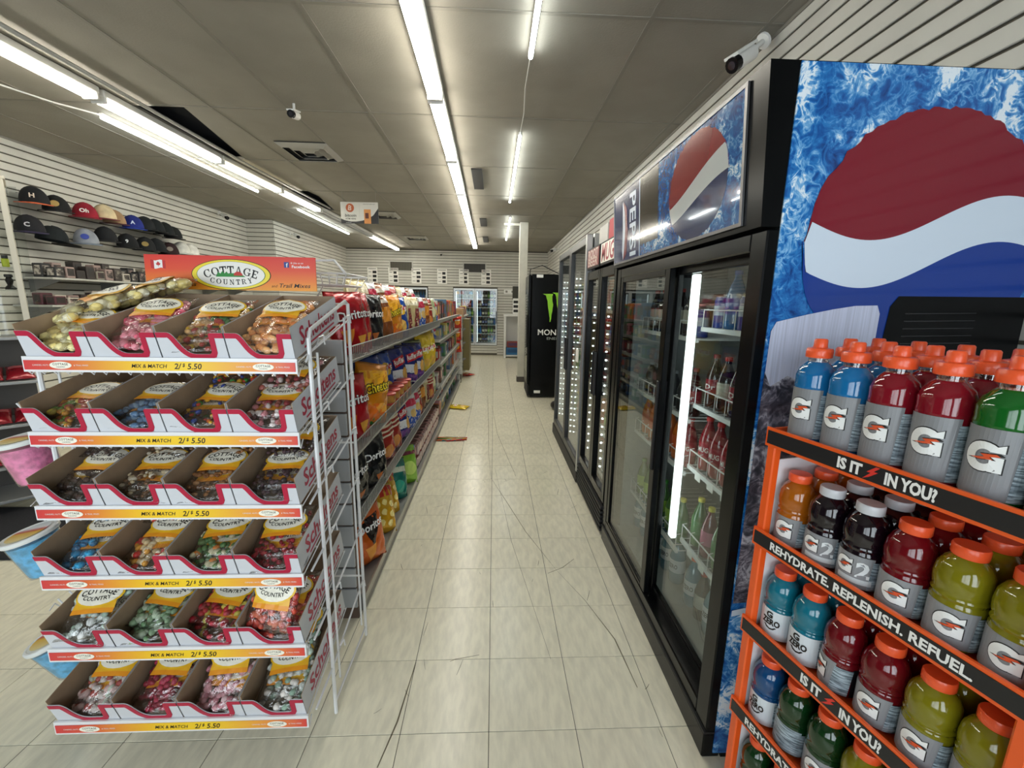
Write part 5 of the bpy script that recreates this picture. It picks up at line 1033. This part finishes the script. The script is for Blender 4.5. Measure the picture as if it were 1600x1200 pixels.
for si, z in enumerate((.15, .45, .75, 1.0, 1.2)):
    rr = random.Random(90+si)
    for k in range(10): 
        c1, c2 = rr.sample(PAL, 2); carton(-.74, 9.0+.14*k, z+.001, .11, .15, rr.uniform(.1, .2), c1, c2, '%s box, %s along shelf level %s of the rear run' % (PALN[c1], ORD[k], ('one', 'two', 'three', 'four', 'five')[si]), 'goods on the rear run')
for k, z in enumerate((1.02, .80, .58)): chip_bag('packet', -.66, 7.66, z, 'red and orange packet clipped to the slatted end panel, %s one' % ('highest', 'middle', 'lowest')[k], 'packets clipped to the end panel', 0, 1.25, .05*k, 1.1)
# ---------------------------------------------------------------- litter on the aisle floor
def fallen(key, x, y, rz, label, s=1): 
    pm, parts, word, W, H, T = CB[key]; t = thing('fallen_packet', label, 'packet', M=Matrix.Translation((x, y, T*.3*s*.5+.004)) @ Matrix.Rotation(rz, 4, 'Z') @ Matrix.Diagonal((s, s, s*.5, 1)))
    put('pouch', pm, t)
    for n, me in parts: put(n, me, t)
fallen('yellow', -.50, 5.80, 1.3, 'yellow packet lying on the aisle floor by the far bays', .8)
fallen('packet', -.58, 8.6, .8, 'red packet lying on the floor beyond the slatted end panel', 1.8)
lt = thing('lollipop_pack', 'flat pack of red, blue and green straws fallen on the aisle floor', 'packet', (-.46, 4.40, .0)); rr = random.Random(2)
for k in range(12):
    c = ['c8352c', '2f8a9c', '3f9a44', 'd8b83a', 'd86a3a'][k % 5]; a = rr.uniform(-.25, .25); x, y = rr.uniform(-.1, .08), rr.uniform(-.06, .06)
    MB().tube([(x-.11*math.cos(a), y-.11*math.sin(a), .008), (x, y, .012), (x+.11*math.cos(a), y+.11*math.sin(a), .008)], .007, 6).build('straw', C(c, .3), lt, True)
MB().cbox(-.15, .15, -.08, .08, .0, .003, .001).build('film', film_m, lt)
# ---------------------------------------------------------------- caps on the left wall
def cap(y, z, col, brim, label, logo=None, rz=-.55, tilt=.12, s=1.0, front=None, x=-4.36):
    t = thing('baseball_cap', label, 'cap', M=Matrix.Translation((x, y, z)) @ Matrix.Rotation(rz, 4, 'Z') @ Matrix.Rotation(tilt, 4, 'Y') @ Matrix.Scale(s, 4), group='caps on the slatted wall')
    m = MB(); n = 18; k = 7; vs = []; fs = []
    for i in range(k+1):
        a = math.pi/2*i/k
        for j in range(n):
            b = 2*math.pi*j/n; fr = max(0, math.cos(b)); r = .098*math.cos(a)**.8+.002
            vs.append((r*math.cos(b)*1.08, r*math.sin(b)*.92, .125*math.sin(a)**1.05*(1+.06*fr)))
    for i in range(k):
        for j in range(n): fs.append((i*n+j, i*n+(j+1) % n, (i+1)*n+(j+1) % n, (i+1)*n+j))
    m._add(vs, fs); m.build('crown', mat('cloth_'+col, hexc(col), .9, var=.15, scale=12), t, True)
    m = MB(); vs = []; fs = []
    for i in range(13):
        b = math.radians(-72+12*i)
        for q, r in ((0, .095), (1, .095+.085*max(0.05, math.cos(b))**.8)):
            xx, yy = r*math.cos(b)*1.06, r*math.sin(b)*.92; zz = .004-.9*yy*yy*1.2-.10*(xx-.09)*(1 if q else 0)
            vs += [(xx, yy, zz), (xx, yy, zz-.004)]
    for i in range(12):
        a = 4*i; b = 4*(i+1); fs += [(a, a+2, b+2, b), (a+1, b+1, b+3, a+3), (a+2, a+3, b+3, b+2)]
    m._add(vs, fs); m.build('brim', mat('cloth_'+brim, hexc(brim), .85, var=.1, scale=12), t, True)
    MB().ball((0, 0, .127), .008, .008, .005, 8, 4).build('button', mat('cloth_'+col, hexc(col), .9), t)
    if front: MB().prism(ellipse(.03, .026, 14), .003).build('front_panel', C(front, .8), t, M=basis((.098, 0, .058), (0, 1, 0), (-.35, 0, 1)))
    if logo: letter(logo[0], .034, C(logo[1], .7), t, basis((.106, 0, .056), (0, 1, 0), (-.35, 0, 1)), bold=.05)
UP = [(4.42, 2.36, '15161a', 'c8603a', 'black cap with an orange brim and white star emblem', ('H', 'e8d8c8'), None), (4.62, 2.33, '121214', '141416', 'black cap with a small tan badge, second in the upper row', None, 'b89a5c'), (4.92, 2.33, '8c1428', '7a1022', 'crimson red cap with white lettering in the upper row', ('Oh', 'f0e8e4'), None), (5.15, 2.36, 'd0bf9a', '6a2a30', 'cream cap with a maroon brim in the upper row', None, None), (5.27, 2.33, '9a7c5c', '4a2226', 'tan cap beside the cream cap', None, None), (5.52, 2.32, '1c2a7a', '1c3a9a', 'bright blue cap with white emblem in the upper row', ('A', 'c8d4ea'), None), (5.70, 2.34, '14181c', '121416', 'first black cap right of the bright blue cap', None, None), (5.86, 2.34, '10161a', '101214', 'second black cap right of the bright blue cap', None, None), (6.02, 2.33, '12181a', '101214', 'third black cap right of the bright blue cap', None, None), (6.16, 2.30, '141819', '101214', 'last black cap at the right end of the upper row', None, None)]
LO = [(4.33, 2.09, '18181e', '2a2440', 'black cap with white emblem at the left end of the lower row', ('C', 'd0d0d4'), None), (4.52, 2.03, '0c1418', '0c1014', 'dark cap hanging turned sideways in the lower row', None, None), (4.88, 2.06, '8a8f98', '6c7684', 'pale grey see-through visor cap in the lower row', None, '3a4aa0'), (5.12, 2.12, '121418', '101214', 'black cap just right of the grey visor cap', None, None), (5.40, 2.09, '101216', '101214', 'black cap with round white emblem in the lower row', ('9', 'e4e8ea'), None), (5.66, 2.09, '15171a', '101214', 'black cap with gold badge in the lower row', None, '9a844c'), (5.84, 2.10, '111519', '101214', 'black cap between the gold-badged and the maroon cap', None, None), (6.06, 2.08, '2a1418', '201014', 'dark maroon cap in the lower row', None, '8a8078'), (6.28, 2.12, 'd2d2cc', 'c6c6c0', 'white cap beside the dark maroon cap', None, None), (6.46, 2.12, 'dcdcd6', 'c8c8c2', 'white cap at the right end of the lower row', None, None)]
for L_ in (UP, LO):
    for (y, z, c, b, lab, lg, fp) in L_: cap(y, z-.03, c, b, lab, lg, rz=-.9 if 'sideways' not in lab else 1.2, front=fp, s=1.12)
hookm = mat('hook_wire', (.4, .4, .4), .3, metal=.8)
for L_, nm in ((UP, 'upper'), (LO, 'lower')):
    for k, q in enumerate(L_): tag(MB().tube([(XL+.013, q[0], q[1]+.06), (XL+.10, q[0], q[1]+.05), (XL+.13, q[0], q[1]+.065)], .003, 5).build('wall_hook', hookm), 'thin wire hook behind the %s cap of the %s row' % (ORD[k], nm), 'hook', 'cap hooks')
# ---------------------------------------------------------------- wall shelves with small goods
boardm = mat('shelf_laminate', (.45, .45, .42), .45)
def wallshelf(z, y0, y1, d, label, n, hs, pal, grp, nm):
    s = thing('wall_shelf', label, 'shelf', (XL+.013, y0, z)); MB().cbox(0, d, 0, y1-y0, -.02, 0, .003).build('board', boardm, s)
    for yy in (.1, (y1-y0)/2, y1-y0-.1): MB().hexa([(0, yy, -.14), (d*.9, yy, -.03), (d*.9, yy+.01, -.03), (0, yy+.01, -.14), (0, yy, -.02), (d*.9, yy, -.02), (d*.9, yy+.01, -.02), (0, yy+.01, -.02)]).build('bracket', gm, s)
    rr = random.Random(int(z*100))
    for k in range(n):
        c1, c2 = rr.choice(pal), rr.choice(pal); w = (y1-y0-.1)/n; h = rr.uniform(*hs)
        for row in range(2):
            t = thing('small_pack', '%s small pack, %s from the near end, %s row, %s' % (PALN2[c1], ORD[k], ('front', 'back')[row], nm), 'packet', (XL+.013+d-.07-.12*row, y0+.05+w*(k+.5), z+.001+.0), 0, grp)
            hh = h*(1+.35*row); MB().cbox(-.045, .045, -w*.42, w*.42, 0, hh, .006).build('pack_body', C(c1, .4), t)
            MB().box(.045, .046, -w*.32, w*.32, hh*.2, hh*.85).box(-.03, .03, -w*.42-.001, -w*.42, hh*.2, hh*.85).build('print_panel', mat('pack_print_'+c2, hexc(c2), .4, col2=hexc('2a2422'), scale=30), t)
PALN2 = {'2a2a2c': 'black', '5a3038': 'maroon', 'a08a84': 'dusty pink', '3a3230': 'dark brown', '8a8478': 'grey', 'c8c0b4': 'pale'}
P2 = list(PALN2)
wallshelf(1.64, 4.28, 6.0, .33, 'grey wall shelf of small packs below the caps', 15, (.08, .14), P2, 'packs on the upper wall shelf', 'upper wall shelf'); wallshelf(1.38, 4.2, 6.0, .36, 'grey wall shelf just under the upper wall shelf', 13, (.06, .11), P2, 'packs on the lower wall shelf', 'lower wall shelf')
wallshelf(1.64, 6.1, 7.6, .33, 'grey wall shelf of dark boxes past the caps', 10, (.16, .22), ['2a2a2c', '3a3230', '5a3038'], 'boxes on the far wall shelf', 'far wall shelf')
# ---------------------------------------------------------------- glass display case at the left edge
MC = Matrix.Translation((-3.13, 3.0, 0)) @ Matrix.Rotation(math.radians(46), 4, 'Z')
dc = thing('display_case', 'tall glass display case with a cream corner post at the left edge', 'display case', M=MC); postm = mat('case_post', (.66, .62, .52), .5); case_glass = clear('case_glass', (.93, .95, .94), .06, .5, .02)
for x, y in ((-.03, 0), (-.62, 0), (-.03, .32), (-.62, .32)): MB().cbox(x, x+.03, y, y+.03, 0, 2.19, .003).build('corner_post', postm, dc)
MB().box(.004, .05, .0, .006, 1.2, 2.15).box(.004, .009, .006, .35, 1.2, 2.15).build('side_pane', case_glass, dc); MB().box(-.59, -.03, .01, .016, 1.2, 2.15).build('front_pane', case_glass, dc)
MB().cbox(-.63, .01, 0, .35, 2.19, 2.21, .003).build('top_board', postm, dc); MB().box(-.62, -.0, .325, .335, .05, 1.18).build('back_board', mat('dark_board', (.06, .055, .05), .6), dc)
smet = mat('shelf_metal', (.30, .31, .31), .4, metal=.4)
for z in (1.645, 1.50, 1.36): MB().box(-.6, .0, .03, .32, z-.008, z).build('shelf', case_glass, dc)
for z in (1.19, .90, .61, .33, .10): MB().cbox(-.62, .0, -.06 if z < 1 else .0, .32, z-.02, z, .003).build('shelf', smet, dc)
LC = ['c9d42a', '3fa03a', 'e0643a', '2a3f6a', 'e8d23a', 'd84a7a', '2a8ab0']; LN = ['yellow-green', 'green', 'orange', 'navy', 'yellow', 'pink', 'sky blue']
for k in range(7):
    t = thing('lighter', '%s lighter standing in the glass display case' % LN[k], 'lighter', (0, 0, 0), 0, 'lighters in the display case'); t.matrix_basis = MC @ Matrix.Translation((-.06-.05*k, .08, 1.646))
    MB().cbox(-.017, .017, -.008, .008, 0, .055, .004).build('tank', C(LC[k], .3), t); MB().cbox(-.015, .015, -.007, .007, .055, .075, .002).build('head', C('17191d', .35), t)
for k in range(5): 
    t = thing('black_figurine', 'black trinket on the lower glass shelf of the display case, %s from the right' % ORD[k], 'trinket', (0, 0, 0), 0, 'black trinkets in the display case'); t.matrix_basis = MC @ Matrix.Translation((-.06-.08*k, .12, 1.501)); MB().lathe([(.025, 0), (.027, .01), (.012, .03), (.02, .06), (.012, .08)], 10).build('body', black_m, t, 'auto'); MB().cbox(-.02, .02, -.02, .02, .08, .1, .004).build('top', black_d, t)
tag(MB().lathe([(.2, 0), (.19, .012), (.11, .02), (.10, .06), (.085, .075), (.05, .07)], 20, sy=.75).build('brown_hat', mat('hat_felt', hexc('3a241c'), .9, var=.15), M=MC @ Matrix.Translation((-.22, .17, 2.212)), smooth=True), 'brown felt hat lying on top of the display case', 'hat')
redpk, _rh = pouch(.14, .2, .05, 77, foil('redpack', '8c1220')); _b = MB(); _b._add(*grid_quad([(-.055, .02), (.055, .02), (.055, .06), (-.055, .06)], _rh, .002)); redbd = _b.mesh('seal_band', C('b0585c', .3))
# red packets on the open shelves, and a dark mat
for si, z in enumerate((.33, .61, .90)):
    for k in range(4):
        t = thing('red_packet', 'glossy red packet in the case below the glass, %s level, %s from the right' % (('lower', 'middle', 'upper')[si], ORD[k]), 'packet', M=MC @ Matrix.Translation((-.09-.145*k, .06, z+.045)) @ Matrix.Rotation(.35, 4, 'X'), group='red packets in the display case')
        put('pouch', redpk, t); put('seal_band', redbd, t)
tag(MB().cbox(-3.6, -2.66, 2.24, 2.86, .001, .012, .004).build('floor_mat', mat('mat_black', (.012, .012, .016), .9, bump=.5, bscale=80)), 'black floor mat in front of the glass display case', 'mat')
# ---------------------------------------------------------------- security cameras
def secam(loc, aim, label, s=1.0, wall=None):
    t = thing('security_camera', label, 'camera', M=Matrix.Translation(loc), group='security cameras')
    d = Vector(aim).normalized(); q = d.to_track_quat('Y', 'Z').to_matrix().to_4x4()
    w = Vector(wall or (0, 0, 1)); MB().tube([w*.13*s, w*.118*s], .035*s, 14).build('mount_plate', white_metal, t, 'auto'); MB().tube([w*.12*s, w*.06*s, (0, 0, 0)], .012*s, 8).build('arm', white_metal, t, True)
    b = MB().tube([(0, -.06*s, 0), (0, .05*s, 0)], .034*s, 14).box(-.036*s, .036*s, -.065*s, .075*s, .028*s, .04*s).build('body', white_metal, t, 'auto', q)
    MB().tube([(0, .05*s, 0), (0, .085*s, 0)], .033*s, 14).build('front_ring', black_m, b, 'auto'); MB().tube([(0, .085*s, 0), (0, .088*s, 0)], .018*s, 10).build('lens', mat('lens_glass', (.02, .02, .03), .05, coat=1), b)
secam((1.32, 2.47, 2.77), (-.75, -.3, -.55), 'white bullet camera high on the right wall beside the ceiling', 1.15, (.75, .1, .65)); secam((-1.50, 3.52, 2.82), (.0, -1, -.25), 'white camera with black face hanging from the middle of the ceiling', .8)
secam((-4.38, 7.4, 2.78), (.8, -.6, -.4), 'white camera in the left corner before the column', .9, (-.8, 0, .5)); secam((-3.93, 8.9, 2.72), (.8, -.5, -.4), 'white camera on the far left wall past the column', .9, (-1, 0, .3)); secam((1.35, 9.9, 2.68), (-.8, -.5, -.3), 'white camera high on the far right wall', .9, (1, 0, .3)); secam((-1.45, 12.02, 2.76), (0, -1, -.3), 'small dark-lensed camera in the middle of the back wall top', .7, (0, .9, .1))
# ---------------------------------------------------------------- hanging sign
bs = thing('hanging_sign', 'white and dark hanging coin machine sign under the ceiling', 'sign', M=basis((-1.80, 6.0, 2.62), (1, -.04, 0), (0, 0, 1)))
MB().box(-.25, .25, -.135, .135, -.006, 0).build('board', C('1d1d22', .4), bs)
P = [(-.25, .135), (-.25, -.075), (-.2, -.095), (-.12, -.11), (-.05, -.11), (.03, -.098), (.1, -.075), (.18, -.03), (.25, .06), (.25, .135)]
MB().prism(list(reversed(P)), .0008).build('white_field', C('d8d6cf', .4), bs, M=(0, 0, .0004)); coin = MB().prism(ellipse(.055, .055, 26, (-.125, .062)), .0008).build('coin', C('b8582a', .4), bs, M=(0, 0, .0014)); letter('B', .06, C('e8d8c8', .4), coin, Matrix.Translation((-.125, .062, .0014)) @ Matrix.Rotation(-.2, 4, 'Z'), bold=.03)
letter('bitcoin', .036, C('2a2420', .5), bs, Matrix.Translation((0, 0, .002)), bold=.03, shear=.1, off=(-.12, -.032), fit=.15); letter('ATM HERE', .018, C('3a3430', .5), bs, Matrix.Translation((0, 0, .002)), bold=.03, off=(-.12, -.075), fit=.14); MB().box(-.002, .0, -.06, .12, .0014, .002).build('divider', C('b8b4ac', .5), bs)
MB().box(.06, .15, -.135, .045, .0014, .0024).build('machine_picture', C('d08a4a', .5), bs); MB().box(.075, .12, -.07, .0, .0025, .003).build('machine_screen', C('5a2a22', .5), bs); letter('SCAN FOR MORE INFO', .012, C('4a4642', .5), bs, Matrix.Translation((.13, .11, .002)), fit=.16); letter('localcoin', .014, C('d0d0d0', .5), bs, Matrix.Translation((-.15, -.122, .002)))
for x in (-.22, .22): MB().tube([(x, .12, -.003), (x, .27, -.003)], .0015, 4).build('hanging_wire', hookm, bs)
# ---------------------------------------------------------------- back wall
for k, (x0, x1, z0, z1) in enumerate(((-2.86, -2.27, 2.32, 2.55), (-.84, -.25, 2.31, 2.54))):
    t = thing('wall_grille', ('dark wall grille high on the back wall, left one', 'dark wall grille high on the back wall, right one')[k], 'vent', (0, YB-.013, 0), 0, 'wall grilles on the back wall')
    MB().box(x0, x1, -.004, 0, z0, z1).build('backing', C('2c2a22', .6), t); MB().box(x0-.03, x1+.03, -.012, 0, z1, z1+.03).box(x0-.03, x1+.03, -.012, 0, z0-.03, z0).box(x0-.03, x0, -.012, 0, z0, z1).box(x1, x1+.03, -.012, 0, z0, z1).build('frame', gw, t)
    for q in range(14): xx = x0+(x1-x0)*(q+.5)/14; put('fin', MB().box(xx-.008, xx+.008, -.01, -.002, z0, z1).mesh('fin', C('5c5848' if k == 0 else '3a3836', .5)), t)
for k, x in enumerate((-3.49, -2.92, -2.29, -1.58, -.98, -.36)):
    t = thing('notice_sheet', '%s white notice sheet from the left on the back wall' % ORD[k], 'notice', (x, YB-.016, 1.98), 0, 'white notice sheets'); MB().box(0, .27, -.002, 0, 0, .405).build('paper', C('f2f0ea', .6), t); m = MB(); rr = random.Random(k)
    m.box(.03, .24, -.003, -.002, .365, .38)
    for q in range(3):
        zz = .27-.11*q; m.box(.03, .11, -.003, -.002, zz+.01, zz+.022); m.box(.14, .14+rr.uniform(.08, .11), -.003, -.002, zz-.02, zz+.05)
    m.build('printed_lines', ink, t)
cf = mat('cooler_door_frame', (.58, .60, .60), .35, metal=.6)
led_soft = glow('cooler_lamp_soft', (.92, 1, .98), 1.3)
def wallcooler(x0, x1, z0, z1, label, nsh, keys, nm, n, first=0):
    t = thing('wall_cooler_door', label, 'cooler door', (0, YB-.02, 0)); MB().box(x0, x0+.035, -.03, .03, z0, z1).box(x1-.035, x1, -.03, .03, z0, z1).box(x0+.035, x1-.035, -.03, .03, z0, z0+.05).box(x0+.035, x1-.035, -.03, .03, z1-.05, z1).build('frame', cf, t); MB().box(x0+.035, x1-.035, -.004, .004, z0+.05, z1-.05).build('pane', door_glass, t); MB().cbox(x1-.03, x1-.012, -.06, -.03, .9, 1.25, .004).build('handle', black_d, t)
    MB().box(x0+.05, x0+.075, .06, .09, z0+.08, z1-.08).build('lamp_strip', led_soft, t)
    for q in range(nsh):
        z = z0+.07+(z1-z0-.1)*q/nsh; MB().box(x0, x1, .15, .5, z-.012, z).build('shelf', shelf_w, t)
        for k in range(n if q >= first else 0): drink(keys[(q*3+k//2) % len(keys)], (x0+.07+(x1-x0-.14)*k/(n-1), YB+.20, z+.002), '%s, %s from left, %s shelf up, %s' % (DW[keys[(q*3+k//2) % len(keys)]], ORD[k], ORD[q], nm), 'bottles in the wall coolers', 0)
wallcooler(-1.13, -.545, .29, 1.87, 'lit glass cooler door in the back wall, left of the open aisle end', 6, ['lime', 'orange', 'brisk', 'blue', 'dark', 'gwhite'], 'cooler behind rear run', 7); wallcooler(-.535, .087, .29, 1.87, 'lit glass cooler door in the back wall facing the aisle', 6, ['dark', 'pepsi', 'gwhite', 'blue', 'dark', 'lime'], 'aisle-end wall cooler', 7)
for k, (a, b) in enumerate(((-3.67, -3.07), (-3.06, -2.46), (-2.45, -1.86))): wallcooler(a, b, .29, 1.87, 'wall cooler door at the back left, %s from the left' % ORD[k], 5, [['dark', 'pepsi'], ['pepsi', 'gwhite'], ['blue', 'gwhite']][k], '%s left wall cooler' % ORD[k], 7, 3)
for k, (x, c, n) in enumerate(((-1.03, 'e8b62c', 'yellow'), (-.90, 'b83a3a', 'red'), (-.78, '4a5a4a', 'green'), (-.66, '2f9ac0', 'blue'))): t = thing('drink_jug', '%s topped drink jug on the top shelf of the back cooler' % n, 'jug', (x, YB+.12, 1.61), 0, 'coloured drink jugs'); MB().lathe([(.045, 0), (.05, .01), (.05, .09), (.04, .11)], 12).build('jug_body', C('8a948a', .3), t, 'auto'); MB().lathe([(.052, .1), (.055, .11), (.05, .17), (.03, .185)], 12).build('jug_top', C(c, .4), t, 'auto')
tb = thing('white_counter', 'white open-fronted counter standing by the post near the back wall', 'counter', (0, 0, 0)); MB().cbox(.27, .82, 11.42, 11.95, 1.13, 1.19, .004).build('top', white_metal, tb); MB().cbox(.28, .33, 11.44, 11.93, 0, 1.13, .004).build('side', white_metal, tb); MB().cbox(.77, .82, 11.44, 11.93, 0, 1.13, .004).build('side', white_metal, tb); MB().box(.33, .77, 11.9, 11.93, .08, 1.13).build('back', white_metal, tb); MB().cbox(.33, .77, 11.46, 11.9, .04, .08, .003).build('bottom_shelf', white_metal, tb)
carton(.52, 11.65, .081, .34, .3, .2, '2a6a9a', '1a4a78', 'blue carton inside the white counter', 'cartons in the white counter', -math.pi/2); carton(.52, 11.66, .282, .3, .26, .16, '8a3a34', '5a3a5a', 'red carton on the blue one inside the white counter', 'cartons in the white counter', -math.pi/2)
sp = thing('monitor_stack', 'white box of dark slots standing on the white counter', 'box', (.62, 11.65, 1.191)); MB().cbox(-.1, .12, -.1, .1, 0, .42, .006).build('case', whitep, sp)
for k in range(3): MB().box(-.09, .11, -.102, -.1, .05+.12*k, .12+.12*k).build('slot', ink, sp)
tag(MB().cbox(.52, .82, YB-.05, YB-.014, 1.58, 1.95, .004).build('wall_panel', C('3a3a30', .5)), 'dark square panel on the back wall beside the post', 'panel'); t = thing('wall_sockets', 'pair of pale sockets on the back wall right of the cooler', 'socket', (.3, YB-.016, 1.80)); MB().cbox(-.02, .30, -.008, 0, -.06, .06, .003).build('plate', whitep, t)
for x in (.05, .22): MB().box(x-.03, x+.03, -.0095, -.008, -.03, .03).build('socket', C('8a8880', .5), t)
